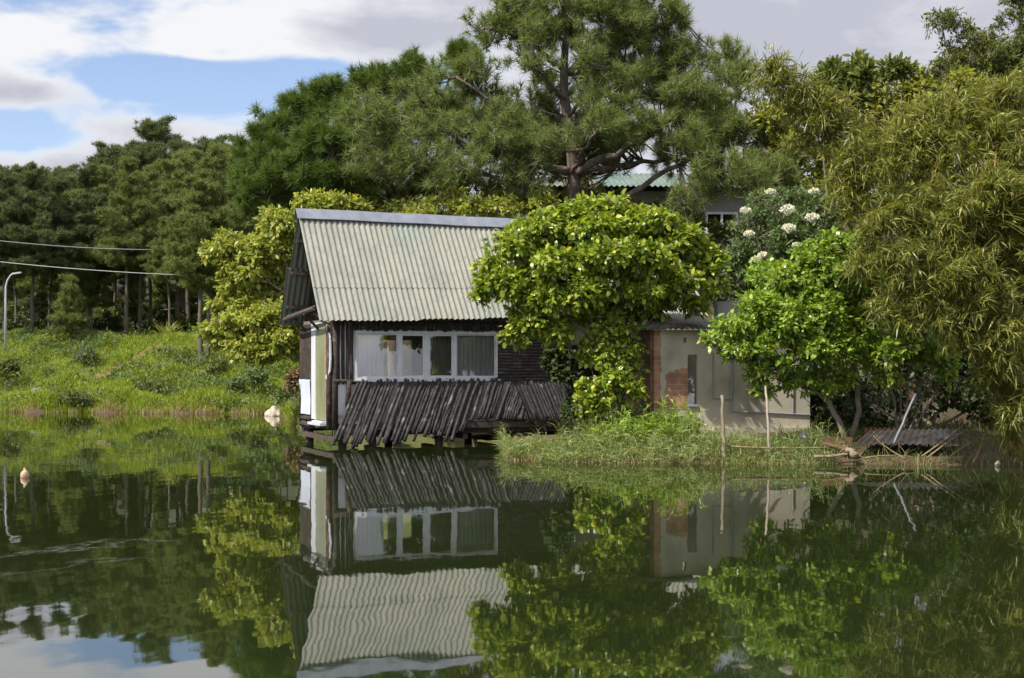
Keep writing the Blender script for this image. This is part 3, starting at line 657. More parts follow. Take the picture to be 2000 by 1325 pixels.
def broad_crown(mb, bl, nclus, per, L, Wd, mainw=.55, hide=.55, droop=.35, kind='hex', inner=.4, spread=.9, twig=None, tl=.28, front=.25, upb=.8, curl=.18, out=1.0):
    P, d, k = bl.sample(nclus, inner, front, hide, mainw); n = len(P)
    ax = nrm(d * out + rnd(n) * .6 + np.array((0, 0, .25)))
    idx = np.repeat(np.arange(n), per); m = len(idx); t_ = rng.random(m)[:, None] ** .8
    D = nrm(ax[idx] * (.35 + .5 * t_) + rnd(m) * spread + np.array((0, 0, -droop)))
    B = P[idx] + ax[idx] * tl * (t_ - .5) + rng.normal(size=(m, 3)) * tl * .08
    s_ = rng.uniform(.5, 1.22, m)
    leaves(mb, B, D, L * s_, Wd * s_ * rng.uniform(.85, 1.15, m), upb, curl, kind)
    if twig is not None:
        twig.cones(P - ax * tl * 1.2, P + ax * tl * .4, .010, .003, 3)
    return P, ax
def limb(mb, pts, r0, r1, seg=8, n=14, wob=.04):
    pts = np.asarray(pts, float); s_ = np.concatenate(([0], np.cumsum(np.linalg.norm(np.diff(pts, axis=0), axis=1)))); tt = np.linspace(0, s_[-1], n)
    P = np.stack([np.interp(tt, s_, pts[:, j]) for j in range(3)], 1)
    Ps = P.copy(); Ps[1:-1] = (P[:-2] + 2 * P[1:-1] + P[2:]) / 4
    Ps[1:-1] += rng.normal(size=(n - 2, 3)) * wob * np.linspace(1, .5, n - 2)[:, None]
    mb.tube(Ps, np.linspace(r0, r1, n) * rng.uniform(.93, 1.07, n), seg); return Ps
def bezier(a, b, c, n=10):
    t_ = np.linspace(0, 1, n)[:, None]; return (1 - t_) ** 2 * a + 2 * t_ * (1 - t_) * b + t_ ** 2 * c
def tufts(mb, P, ax, nn, L, w, a=.75):
    n = len(P); idx = np.repeat(np.arange(n), nn); m = len(idx)
    D = nrm(ax[idx] * a + rnd(m)); LL = (L * rng.uniform(.7, 1.1, m))[:, None]
    B = P[idx] - ax[idx] * (rng.random(m)[:, None] * L * .7)
    Sd = nrm(np.cross(D, rnd(m))); V = np.stack((B + Sd * w / 2, B - Sd * w / 2, B + D * LL - np.array((0, 0, .08)) * LL), 1).reshape(-1, 3)
    mb.add(V, np.arange(m)[:, None] * 3 + np.arange(3)[None])
def pine_sprays(bl, nspray, per, twigs, limbpts, L, nn, w, mb, mainw=.2, up=.55, sl=.8, inner=.2, front=.15):
    P, d, k = bl.sample(nspray, inner, front, .5, mainw); n = len(P)
    if limbpts is not None and n:
        for a, dd in zip(P, d):
            j = np.argmin(((limbpts - a) ** 2).sum(1) + rng.random(len(limbpts)) * .3); q = limbpts[j]
            if np.linalg.norm(q - a) < 3.2: twigs.tube(bezier(q, (q + a) / 2 - np.array((0, 0, .12 * np.linalg.norm(a - q))), a, 6), np.linspace(.035, .014, 6), 4, cap=False)
    ax = nrm(d * .9 + rnd(n) * .4 + np.array((0, 0, up)))
    idx = np.repeat(np.arange(n), per); m = len(idx)
    dd = nrm(ax[idx] * .8 + rnd(m) * .8 + np.array((0, 0, .25))); tip = P[idx] + dd * sl * rng.uniform(.25, 1., m)[:, None]
    mid = (P[idx] + tip) / 2 - np.array((0, 0, .04))
    twigs.cones(P[idx], mid, .016, .011, 3); twigs.cones(mid, tip, .011, .008, 3)
    tufts(mb, tip, nrm(dd + np.array((0, 0, .7))), nn, L, w)

# ---------------- the tall pine behind the cabin
YP = 44.0
tp = thing('pine_tree', gpt(1115, YP), 'tall spreading pine with a bare brown trunk rising right behind the cabin ridge', 'tree')
tr = MB(); pts = []
base = gpt(1115, YP)
trunk = [base - (0, 0, .3), at(1117, 420, YP), at(1122, 345, YP), at(1114, 270, YP), at(1101, 190, YP), at(1103, 120, YP), at(1110, 20, YP), at(1112, -120, YP)]
pts.append(limb(tr, trunk, .27, .05, 12, 26, .025))
LIMBS = [([(1122, 340, 0), (1200, 305, -.3), (1285, 250, -.8), (1370, 195, -1.2), (1440, 185, -1.3)], .15),
         ([(1118, 420, 0), (1235, 385, -.6), (1310, 325, -.9), (1400, 290, -1.2), (1480, 275, -1.2)], .13),
         ([(1122, 340, 0), (1220, 320, .8), (1330, 310, 1.6), (1470, 310, 2)], .10),
         ([(1118, 335, 0), (1040, 325, -.4), (960, 300, -.9), (860, 250, -1.4), (780, 225, -1.5)], .13),
         ([(1117, 335, 0), (1030, 310, .8), (930, 270, 1.5), (840, 210, 2)], .11),
         ([(1116, 400, 0), (1060, 410, -.5), (1000, 360, -1.2), (900, 330, -1.6), (780, 330, -1.8)], .10),
         ([(1112, 265, 0), (1060, 255, -.3), (1010, 230, -.6), (950, 190, -.9), (890, 150, -1)], .09),
         ([(1112, 250, 0), (1170, 215, -.3), (1240, 190, -.8), (1320, 160, -1)], .10),
         ([(1101, 140, 0), (1050, 95, -.3), (1000, 65, -.5), (945, 55, -.6)], .09),
         ([(1103, 145, 0), (1160, 105, -.3), (1250, 75, -.6), (1325, 25, -.8)], .09),
         ([(1106, 60, 0), (1160, 20, -.2), (1240, -20, -.4)], .06), ([(1106, 60, 0), (1050, 10, .2), (1000, -30, .3)], .06),
         ([(1102, 200, 0), (1060, 150, -1.2), (1040, 110, -2)], .07), ([(1110, 230, 0), (1150, 180, -1.4), (1190, 130, -2.2)], .07),
         ([(1120, 340, 0), (1140, 290, -1.6), (1180, 240, -2.8)], .08), ([(1118, 300, 0), (1070, 260, 1.4), (1040, 240, 2.4)], .07), ([(1103, 150, 0), (1140, 120, 1.5), (1180, 90, 2.4)], .07)]
for L_, r in LIMBS: pts.append(limb(tr, [at(p[0], p[1], YP + p[2]) for p in L_], r, .03, 8, 16, .05))
for k in range(26):      # dead snags along the bare stem
    q = pts[0][rng.integers(8, 20)]; d = rnd(1)[0]; d[2] = abs(d[2]) * .3; tr.tube(bezier(q, q + d * .5, q + d * rng.uniform(.6, 1.6) + (0, 0, .3), 6), np.linspace(.03, .008, 6), 5)
LP = np.vstack([p[len(p) // 4:] for p in pts])
bl = Blobs([(1000, 40, 60, 42, -.4), (1060, 10, 70, 50), (1150, 5, 80, 45, -1), (1235, 20, 65, 45, -.4), (1305, 38, 38, 30, -.8), (965, 75, 35, 28, -.6), (1030, 85, 50, 25, -1), (1180, 60, 80, 38, -1.4), (1270, 75, 50, 30, -.6),
            (1110, -70, 120, 60), (1130, 60, 60, 40, 1.6), (1215, 110, 75, 34, -.3), (1290, 120, 55, 34), (1010, 118, 40, 18, .6),
            (740, 235, 50, 40, -1.5), (800, 285, 62, 42, -1.6), (845, 205, 60, 38, 1), (900, 160, 50, 32, -.6), (875, 265, 60, 34, -1), (945, 190, 45, 32, .5), (955, 250, 50, 34, -.8),
            (960, 315, 60, 34, -1.2), (880, 345, 70, 34, -1.6), (790, 345, 55, 30, -1.8), (1005, 365, 55, 28, -1.2), (915, 395, 50, 24, -.6), (1020, 290, 36, 26, -1), (740, 300, 44, 34, -1),
            (1345, 140, 55, 38, -.6), (1400, 145, 50, 34, 1), (1425, 195, 52, 42, -1), (1335, 200, 62, 38, -1), (1260, 180, 55, 28, -.8), (1190, 200, 42, 26, -1.6), (1190, 250, 45, 24, -2.2),
            (1285, 250, 60, 28, -1.4), (1440, 260, 52, 38, -1.2), (1380, 285, 50, 24, -.8), (1240, 300, 50, 20, .8), (1480, 300, 50, 34, 0), (1150, 130, 40, 26, -2), (1045, 150, 34, 22, -1.8),
            (1395, 362, 48, 26, -2), (1460, 350, 50, 32, -1.6), (1520, 370, 40, 30, -1.6), (1100, 330, 30, 14, 2), (1150, 380, 34, 14, 1.5), (1330, 320, 50, 22, 1.5), (1200, 270, 80, 46, 2.4), (1310, 225, 80, 46, 2.4), (1035, 320, 66, 36, 2.4), (1380, 245, 70, 50, 2.4), (1165, 330, 50, 26, 2.4), (930, 240, 80, 50, 2.4), (1080, 190, 34, 26, 2.5), (1190, 160, 70, 40, 2.4), (1300, 285, 70, 30, -2), (1530, 320, 40, 30, 0), (1400, 352, 56, 26, -2.6), (1465, 372, 50, 26, -2.6), (1350, 400, 36, 18, -2.6), (1540, 350, 40, 30, -2.2), (1050, 250, 60, 34, 2.2), (1040, 210, 40, 26, 1.8), (1165, 245, 50, 40, 2.2), (1150, 300, 60, 26, 2.5), (1060, 290, 50, 26, -1.8)], YP, .75)
cr = MB(); pine_sprays(bl, 1300, 5, tr, LP, .36, 48, .019, cr, mainw=.2)
tr.build('trunk', MAT['pine_bark'], tp, smooth=True); cr.build('crown', LEAF['pine'], tp)

# ---------------- the dense dark pine left of it
YD = 49.0
tp = thing('pine_tree', gpt(768, YD), 'dense dark green bushy pine with upright tufts behind the left half of the cabin roof', 'tree')
tr = MB(); pts = [limb(tr, [gpt(768, YD) - (0, 0, .3), at(768, 430, YD), at(770, 380, YD), at(740, 300, YD + .5), at(720, 220, YD), at(715, 160, YD)], .24, .05, 10, 18)]
for L_ in ([(768, 420, 0), (800, 370, -.3), (860, 330, -.6)], [(768, 400, 0), (700, 370, -1), (620, 340, -1.5), (540, 310, -1.6)], [(765, 390, 0), (680, 310, .6), (600, 250, 1)], [(770, 380, 0), (820, 300, .5), (860, 200, .6), (890, 130, .4)],
           [(768, 420, 0), (690, 410, -1), (610, 390, -1.6), (520, 380, -1.6)], [(740, 300, 0), (660, 220, -.6)], [(768, 390, 0), (720, 330, -1.5), (650, 290, -2.5)]): pts.append(limb(tr, [at(p[0], p[1], YD + p[2]) for p in L_], .12, .03, 7, 12, .05))
bl = Blobs([(540, 290, 42, 40, -1), (595, 235, 50, 45, -.5), (555, 345, 50, 42, -1.6), (650, 205, 50, 42), (705, 190, 45, 40, -.6), (760, 180, 50, 38, -.4), (640, 285, 60, 50, -2), (705, 270, 55, 45, -1.8), (620, 370, 56, 40, -2.2),
            (510, 375, 30, 40, -1.4), (520, 425, 30, 26, -1.5), (690, 360, 60, 40, -2.2), (580, 420, 40, 24, .5), (760, 330, 50, 40, -1.6), (835, 150, 55, 32), (895, 125, 42, 30), (820, 230, 50, 45, .6), (770, 260, 45, 40, -1), (850, 370, 50, 30, .5), (600, 300, 50, 45, .5), (680, 300, 70, 60, 1.5), (570, 400, 40, 30, -1), (760, 395, 50, 20, 1.5), (490, 345, 26, 30, -1), (500, 300, 26, 30, -.6), (520, 255, 24, 24, -.6), (480, 395, 24, 28, -1), (545, 340, 50, 60, 1), (720, 400, 60, 26, 1)], YD, .8)
cr = MB(); pine_sprays(bl, 800, 5, tr, np.vstack([p[4:] for p in pts]), .40, 95, .022, cr, mainw=.14, up=1.0, sl=.55, inner=.2)
tr.build('trunk', MAT['pine_bark'], tp, smooth=True); cr.build('crown', LEAF['darkpine'], tp)

# ---------------- forest pines on the left bank: four grown forms, copied
def forest_proto(H, crown0, wide, seed, lod=1.0, mat='forest'):
    global rng
    keep = rng; rng = np.random.default_rng(seed)
    tr = MB(); st = limb(tr, [(0, 0, -.4), (.05 * rng.normal(), .05, H * .3), (.15 * rng.normal(), .1, H * .6), (.2 * rng.normal(), 0, H * .85), (.2 * rng.normal(), 0, H * .98)], H * .0135, .03, 9, 16, .03)
    cr = MB(); tipP, tipA = [], []
    nw = 11 if wide < .3 else 9
    for kw in range(nw):
        f0 = crown0 + (1 - crown0) * (kw + .4 * rng.random()) / nw
        for kb in range(5 if kw < nw - 3 else 4):
            f = min(.985, f0 + rng.normal() * .012); z = f * H; q = np.array([np.interp(z, st[:, 2], st[:, j]) for j in range(3)])
            g = (f - crown0) / (1 - crown0); ln = H * wide * (.50 + .75 * sin(min(1, g * 1.15 + .22) * pi)) * rng.uniform(.45, 1.15) * (1 - .55 * g)
            a = (kb + rng.uniform(-.35, .35)) / 5 * 2 * pi + kw * 1.3; d = np.array((cos(a), sin(a), rng.uniform(-.05, .25) + .7 * g)); e = q + d * ln + (0, 0, ln * .10)
            bz = bezier(q, q + d * ln * .5 - (0, 0, ln * .08), e, 8); tr.tube(bz, np.linspace(H * .0045, .014, 8), 5, cap=False)
            ns = int((5 + 6.5 * ln) * lod)
            for j in range(ns):
                t_ = rng.uniform(.25, 1.0) ** .7; p = bz[int(t_ * 7)] + rnd(1)[0] * ln * .26 * (1.15 - .5 * t_) * np.array((1, 1, .28)); tipP.append(p + (0, 0, .1)); tipA.append(nrm(d * .5 + rng.normal(size=3) * .4 + (0, 0, .8)))
    for k in range(5):
        z = H * rng.uniform(.12, crown0); q = np.array([np.interp(z, st[:, 2], st[:, j]) for j in range(3)]); a = rng.random() * 6.28; d = np.array((cos(a), sin(a), .05)); tr.tube([q, q + d * .35, q + d * rng.uniform(.5, 1.1) + (0, 0, -.05)], (.035, .025, .01), 5)
    P = np.array(tipP); A = np.array(tipA); n = len(P)
    idx = np.repeat(np.arange(n), 4); P2 = P[idx] + rnd(len(idx)) * rng.uniform(.05, .45, len(idx))[:, None] * np.array((1, 1, .45))
    tufts(cr, P2, nrm(A[idx] + rnd(len(idx)) * .5), 26, .34, .036, .7)
    rng = keep
    return tr, cr, H
root0 = {}
def forest_tree(kind, px, Y, top, label, group=None, name='pine_tree'):
    tr, cr, H, mt = PROTO[kind]
    g = gpt(px, Y); h = HC - (top - HY) / F * Y - g[2]; sc = h / H
    o = bpy.data.objects.new(name, None); COL.objects.link(o); o.location = tuple(g); tag(o, label, 'tree', group); o.empty_display_size = .3
    s_ = rng.uniform(.92, 1.1); o.scale = (sc * s_, sc * s_, sc); o.rotation_euler = (rng.normal() * .015, rng.normal() * .02, rng.random() * 6.28)
    if kind not in root0:
        ROOT[o.name] = (0, 0, 0); a = tr.build('trunk', MAT['far_bark'], o, smooth=True); b = cr.build('crown', LEAF[mt], o); root0[kind] = (a, b)
    else:
        for q in root0[kind]:
            c = q.copy(); COL.objects.link(c); c.parent = o
    return o
PROTO = {'a': (*forest_proto(12, .42, .20, 1), 'forest'), 'b': (*forest_proto(12, .36, .25, 2), 'forest'), 'c': (*forest_proto(11, .50, .24, 3), 'forest'),
         'd': (*forest_proto(10, .55, .34, 4, 1.2, 'farpine'), 'farpine'), 'e': (*forest_proto(12, .40, .26, 5, .9), 'farpine'), 'y': (*forest_proto(4, .16, .30, 6, .5), 'forest')}
FG = 'pines of the wood on the left bank'
G1 = 'slender pine standing in the wood behind the grassy left bank'
G2 = 'dark pine crown rising at the back of the wood on the left'
forest_tree('b', 408, 61, 292, 'pine with the thickest trunk at the edge of the left bank beside the yellow tree', FG)
forest_tree('a', 391, 60, 345, 'thin pine with snapped side branches close beside the thickest bank trunk', FG)
forest_tree('a', 247, 68, 312, 'tall straight pine with bare stem standing right of the young pine', FG)
forest_tree('y', 138, 65, 545, 'short young pine with a low bushy crown at the foot of the wood', FG)
forest_tree('d', 303, 98, 250, 'broad dark pine crown standing highest on the left skyline', FG)
forest_tree('d', 205, 104, 300, 'flat topped dark pine just left of the highest crown on the skyline', FG)
for (k, px, Y, top) in (('a', 272, 70, 335), ('c', 293, 73, 345), ('b', 345, 72, 318), ('a', 357, 75, 300), ('c', 368, 77, 300), ('b', 450, 72, 285), ('a', 485, 76, 292), ('b', 520, 79, 300), ('c', 330, 67, 430), ('b', 95, 71, 410), ('c', 30, 72, 430),
                      ('a', 150, 79, 345), ('b', 192, 81, 330), ('c', 60, 84, 385), ('a', 222, 76, 395), ('b', 425, 69, 400), ('c', 305, 80, 330), ('b', -30, 76, 400), ('a', 120, 86, 370), ('c', 560, 84, 330), ('b', 180, 70, 480), ('a', 20, 82, 400), ('b', 470, 68, 430)):
    forest_tree(k, px, Y, top, {272: 'slender pine trunk next right of the tall straight pine', 293: 'slender pine third in the row beginning with the tall straight pine', 95: 'pine with bare lower stem between the street lamp and the young pine', 30: 'pine with thin dark trunk just right of the street lamp',
        345: 'first of three thin close set pine trunks left of the thickest bank trunk', 357: 'middle one of three thin close set pine trunks', 368: 'last of three thin close set pine trunks nearest the thickest bank trunk'}.get(px, G1), FG)
for (k, px, Y, top) in (('e', 8, 66, 342), ('e', 62, 67, 345), ('e', 118, 68, 350), ('e', 172, 70, 338), ('e', -45, 66, 345), ('e', 12, 92, 335), ('e', 72, 99, 332), ('d', 125, 103, 338), ('e', -40, 100, 330), ('e', 255, 96, 305), ('e', 352, 94, 285), ('d', 415, 98, 283), ('e', 468, 95, 280), ('e', 505, 97, 285), ('e', 165, 96, 350), ('d', 40, 108, 335), ('e', 540, 95, 310), ('e', 385, 104, 290), ('e', 225, 108, 320), ('e', 620, 90, 330),
                      ('d', 90, 116, 345), ('e', 290, 115, 300), ('e', 590, 105, 320), ('e', 445, 112, 295)):
    forest_tree(k, px, Y, top, G2, FG)

# ---------------- broadleaf trees
def bush(name, label, cat, rows, Y, mat, nclus, per, L, Wd, base=None, stem_r=.05, bark='grey_bark', group=None, limbs=None, deep=.85, kind='hex', twigs=True, **kw):
    bl = Blobs(rows, Y, deep); base = base if base is not None else gpt(rows[0][0], Y)
    o = thing(name, base, label, cat, group); tr = MB(); cr = MB()
    broad_crown(cr, bl, nclus, per, L, Wd, kind=kind, twig=tr if twigs else None, **kw)
    if limbs is None:
        for c in bl.c:
            j = np.array((c[0], c[1], base[2])); mid = base * .45 + c * .55 + np.array((0, 0, -.15 * abs(c[2] - base[2]))); limb(tr, bezier(base - (0, 0, .15), mid, c, 8), stem_r, stem_r * .25, 6, 9, .02)
    else:
        for L_, r in limbs: limb(tr, [at(p[0], p[1], Y + p[2]) for p in L_], r, r * .3, 8, 12, .02)
        ends = np.array([at(L_[-1][0], L_[-1][1], Y + L_[-1][2]) for L_, r in limbs])
        for c in bl.c:
            q = ends[np.argmin(((ends - c) ** 2).sum(1))]; limb(tr, bezier(q, (q + c) / 2 + rng.normal(size=3) * .1, c, 7), stem_r * .4, .008, 5, 8, .02)
    tr.build('trunk', MAT[bark], o, smooth=True); cr.build('crown', LEAF[mat], o); return o

# green tree in front of the cabin
YF = 31.2
bush('broadleaf_tree', 'glossy bright green tree leaning over the cabin roof at the middle of the shore', 'tree',
     [(1005, 475, 46, 28, -.3), (955, 530, 28, 26, -.4), (1065, 445, 48, 28), (1000, 565, 48, 28, -.5), (1130, 425, 46, 28), (1195, 402, 40, 26), (1180, 450, 60, 28, -.3), (1265, 432, 48, 26), (1330, 468, 44, 28), (1380, 510, 36, 26, .2), (1035, 622, 40, 24, -.4),
      (1085, 520, 48, 30, -.8), (1170, 500, 52, 28, -1), (1255, 505, 52, 28, -.9), (1140, 575, 52, 26, -.9), (1235, 575, 50, 24, -.7), (1320, 550, 46, 26, -.4), (1075, 585, 40, 24, -.7), (1010, 655, 26, 14, -.4), (1085, 655, 30, 12, -.4), (1205, 632, 40, 14, -.3), (1160, 500, 90, 50, .7), (1270, 490, 80, 40, .7), (1400, 555, 24, 20), (940, 575, 14, 18, -.4), (1355, 595, 28, 12), (1150, 600, 90, 32, .4), (1265, 595, 60, 26, .4), (1050, 560, 56, 56, .3), (1060, 500, 60, 40, .4)], YF, 'bright', 6200, 8, .165, .085, mainw=.9, hide=.4,
     base=gpt(1215, YF), stem_r=.06, limbs=[([(1215, 815, 0), (1205, 740, 0), (1195, 670, -.1), (1180, 600, -.2), (1150, 520, -.2)], .085), ([(1205, 740, 0), (1165, 680, -.1), (1130, 640, -.2), (1080, 590, -.2)], .045), ([(1200, 700, 0), (1150, 620, -.3), (1100, 540, -.3)], .04),
        ([(1220, 800, .1), (1215, 700, .2), (1230, 620, .2), (1260, 540, .1)], .05), ([(1210, 720, .1), (1250, 650, .2), (1310, 580, .1), (1340, 520, 0)], .04), ([(1195, 670, 0), (1200, 560, .2), (1200, 470, .1)], .04)], droop=.45, tl=.30)
bush('shrub', 'leafy green climbing shrub at the foot of the glossy tree by the brick pier', 'shrub', [(1150, 690, 24, 22, .3), (1225, 680, 26, 22, .2), (1180, 660, 26, 18, .2), (1170, 770, 34, 26), (1205, 740, 34, 26), (1195, 700, 26, 20), (1225, 770, 30, 24), (1150, 790, 24, 14), (1240, 720, 16, 14, .3)], 30.6, 'bright', 640, 8, .15, .085, droop=.5, tl=.22, base=gpt(1195, 30.6), stem_r=.02)
bush('vine', 'dark green creeper hanging over the right end of the log wall', 'vine', [(1085, 700, 26, 30), (1110, 740, 24, 34), (1125, 800, 24, 30), (1095, 660, 22, 14), (1135, 760, 20, 30, .3)], 34.4, 'shade', 420, 8, .13, .08, droop=.6, tl=.2, base=gpt(1120, 34.6), stem_r=.015)
# yellow tree left of the cabin
YY = 44.0
bush('broadleaf_tree', 'yellow green tree with drooping leaves left of the cabin gable', 'tree',
     [(440, 480, 40, 26), (500, 490, 50, 34), (470, 530, 45, 30), (540, 440, 40, 34), (600, 410, 38, 28, .3), (560, 500, 36, 40, .3), (455, 570, 24, 22), (650, 398, 42, 18, .6), (690, 402, 28, 12, .6), (410, 495, 20, 18), (590, 460, 40, 40, .8), (520, 540, 30, 26, .6), (480, 590, 34, 24), (540, 580, 34, 26, .3), (440, 605, 24, 18)], YY, 'yellow', 2400, 9, .20, .085,
     base=gpt(620, YY), stem_r=.05, limbs=[([(620, 830, 0), (612, 700, 0), (590, 600, 0), (560, 520, 0), (540, 450, 0)], .10), ([(590, 600, 0), (520, 545, 0), (450, 500, 0)], .06), ([(600, 640, 0), (605, 520, .2), (610, 420, .4)], .06)], droop=.7, tl=.3, upb=.5)
bush('broadleaf_tree', 'low yellow green tree with drooping foliage beside the cabin door', 'tree',
     [(450, 640, 44, 26), (510, 630, 50, 30), (560, 620, 40, 30), (480, 670, 46, 28, -.3), (540, 665, 40, 28, -.3), (580, 660, 26, 34), (520, 690, 30, 20, -.4), (430, 655, 24, 20)], 43.0, 'yellow', 1500, 9, .19, .085,
     base=gpt(606, 43.6), stem_r=.04, limbs=[([(606, 830, .6), (600, 740, .4), (570, 670, 0), (520, 645, 0)], .06), ([(570, 670, 0), (500, 650, 0), (450, 640, 0)], .035), ([(600, 740, .4), (575, 690, .2), (560, 640, 0)], .035)], droop=.7, tl=.3, upb=.5)
bush('broadleaf_tree', 'yellow leaved tree top showing above the middle of the cabin ridge', 'tree', [(870, 405, 34, 20), (920, 410, 44, 22), (980, 410, 40, 22), (830, 420, 40, 16), (1050, 400, 40, 24, 1), (790, 425, 24, 10), (895, 380, 24, 14)], 42.0, 'yellow', 700, 8, .16, .08, base=gpt(920, 42), droop=.4)
# right-hand bush trees
YB = 29.6
bush('broadleaf_tree', 'light green bushy tree with small glossy leaves in front of the shed right end', 'tree',
     [(1550, 560, 60, 44), (1480, 610, 55, 40, -.2), (1430, 650, 45, 34, -.3), (1600, 530, 55, 40, .2), (1540, 640, 60, 42, -.4), (1610, 620, 55, 44, -.2), (1470, 680, 50, 30, -.4), (1580, 690, 50, 36, -.3), (1640, 680, 44, 36, -.1), (1500, 720, 44, 24, -.3), (1400, 670, 24, 20, -.3), (1650, 560, 50, 50, .3), (1600, 490, 50, 34, .4), (1490, 765, 18, 16, -.3), (1560, 745, 40, 20, -.1), (1620, 740, 40, 26), (1540, 590, 90, 60, .6), (1660, 490, 40, 36, .6), (1695, 545, 40, 36, .3), (1690, 625, 44, 40, .3), (1700, 700, 30, 30, .2)], YB, 'lime', 4200, 9, .135, .065,
     base=gpt(1650, YB), stem_r=.05, limbs=[([(1655, 872, 0), (1640, 820, 0), (1610, 780, 0), (1590, 700, 0), (1560, 620, 0)], .075), ([(1660, 870, .1), (1680, 800, .1), (1670, 720, .2), (1640, 620, .2)], .07), ([(1610, 780, 0), (1540, 720, -.1), (1480, 660, -.2)], .04), ([(1590, 700, 0), (1600, 600, .2), (1600, 520, .3)], .04)], droop=.3, tl=.24)
bush('shrub', 'dark leaved sapling with shiny leaves between the light green tree and bamboo', 'shrub', [(1730, 690, 40, 36), (1780, 670, 46, 34), (1830, 690, 34, 36), (1760, 650, 36, 26), (1845, 730, 16, 20), (1740, 740, 26, 16)], 29.8, 'lime', 420, 8, .14, .075, base=gpt(1760, 30.2), stem_r=.03, droop=.3)
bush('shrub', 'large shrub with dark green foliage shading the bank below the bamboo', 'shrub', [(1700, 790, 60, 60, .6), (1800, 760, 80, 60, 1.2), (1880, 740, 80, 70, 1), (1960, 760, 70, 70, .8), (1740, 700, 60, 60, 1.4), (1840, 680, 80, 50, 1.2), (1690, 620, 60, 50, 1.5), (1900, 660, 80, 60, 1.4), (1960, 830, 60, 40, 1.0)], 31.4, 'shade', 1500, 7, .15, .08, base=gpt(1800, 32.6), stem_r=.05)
bush('shrub', 'dark bush in the gap between the shed and the twin trunks', 'shrub', [(1610, 800, 40, 40), (1650, 770, 40, 40, .3), (1600, 760, 30, 30, .3), (1690, 820, 40, 26, .3)], 32.6, 'shade', 500, 7, .15, .08, base=gpt(1630, 32.6), stem_r=.03)
# elder with white flower heads
YE = 38.0
el_ = bush('flowering_shrub', 'grey green shrub bearing round cream flower heads right of the glossy tree', 'shrub', [(1470, 440, 36, 36), (1520, 430, 48, 44), (1580, 430, 50, 44), (1500, 480, 55, 36, -.4), (1570, 480, 55, 36, -.4), (1450, 490, 34, 34), (1630, 420, 46, 46, .4), (1440, 540, 40, 34), (1500, 530, 50, 30, -.2), (1480, 400, 30, 20, .3), (1560, 395, 50, 20, .4)], YE, 'elder', 2300, 8, .17, .05, base=gpt(1530, YE), kind='diamond', tl=.3, stem_r=.04)
for (px, py, s_) in ((1456, 413, 9), (1538, 411, 13), (1586, 426, 11), (1541, 447, 11), (1648, 398, 12), (1463, 458, 8), (1490, 500, 8), (1478, 508, 9), (1505, 377, 8), (1590, 375, 8), (1556, 480, 6)):
    m_ = MB(); c = at(px, py, YE - 1.55); r = s_ / F * (YE - 1.5); n = 130; d = rnd(n); d[:, 2] = abs(d[:, 2]) * .9 - .12; d[:, 1] -= .3; d = nrm(d)
    P = c + d * r * np.array((1.05, 1.0, .72)) * rng.uniform(.82, 1.05, n)[:, None]; leaves(m_, P, nrm(d + rnd(n) * .9), .06, .055, .3, .3, 'diamond'); m_.cones(np.repeat(c[None] - (0, 0, r * .9), 40, 0), P[:40], .006, .004, 3); m_.build('flower_head', LEAF['flower'], el_)
# trees behind on the right
bush('broadleaf_tree', 'olive green tree with fine drooping leaves on the skyline right of the pine', 'tree', [(1740, 180, 60, 40), (1800, 190, 60, 50), (1860, 160, 60, 50), (1690, 210, 50, 40), (1920, 150, 60, 60), (1760, 250, 90, 60, .6), (1860, 250, 90, 70, .6), (1960, 200, 70, 70)], 40., 'olive', 2400, 8, .2, .085, base=gpt(1800, 40), stem_r=.08, droop=.6)
bush('broadleaf_tree', 'tall feathery dark tree reaching out of frame at the top right corner', 'tree', [(1840, 50, 36, 22), (1890, 75, 46, 26), (1940, 110, 50, 40), (1985, 60, 40, 60), (1990, 10, 30, 40), (1900, 130, 46, 34), (1990, 150, 50, 60), (2040, 60, 60, 90), (2050, -60, 70, 70), (1940, 190, 60, 44, .3), (1880, 190, 44, 36, .3), (1990, 230, 50, 40, .2), (1850, 140, 30, 24)], 36., 'dull', 2400, 9, .17, .045, base=gpt(2030, 36), stem_r=.07, kind='diamond', droop=.2)
bush('broadleaf_tree', 'dark stiff leaved tree poking up between bamboo and the skyline tree', 'tree', [(1620, 160, 30, 34), (1676, 145, 18, 40), (1737, 140, 16, 20), (1650, 210, 46, 40), (1768, 140, 12, 14), (1600, 220, 40, 40)], 38., 'dull', 900, 9, .24, .085, base=gpt(1660, 38), stem_r=.06, droop=-.3, upb=.3)
for px, py in ((1676, 100), (1737, 122), (1768, 130), (1620, 120)): pass
bush('broadleaf_tree', 'broad olive tree filling the slope between tall pine and bamboo', 'tree', [(1540, 300, 60, 50), (1500, 230, 50, 40), (1580, 360, 60, 40), (1640, 340, 70, 60, .6), (1560, 220, 60, 50, .8), (1480, 330, 50, 30, 1), (1660, 420, 70, 50, .4)], 43., 'olive', 1900, 8, .2, .08, base=gpt(1560, 43), stem_r=.07)
bush('broadleaf_tree', 'shaded dark tree on the slope behind the flowering shrub', 'tree', [(1640, 480, 80, 60), (1700, 560, 80, 70), (1740, 400, 90, 80, 1), (1850, 420, 100, 90, 1), (1960, 450, 90, 100, 1), (1820, 560, 100, 80, .4), (1940, 580, 90, 80, .6), (1440, 560, 60, 40, 1.5), (1520, 560, 60, 40, 1)], 36.5, 'shade', 1800, 7, .2, .09, base=gpt(1700, 36.5), stem_r=.08)
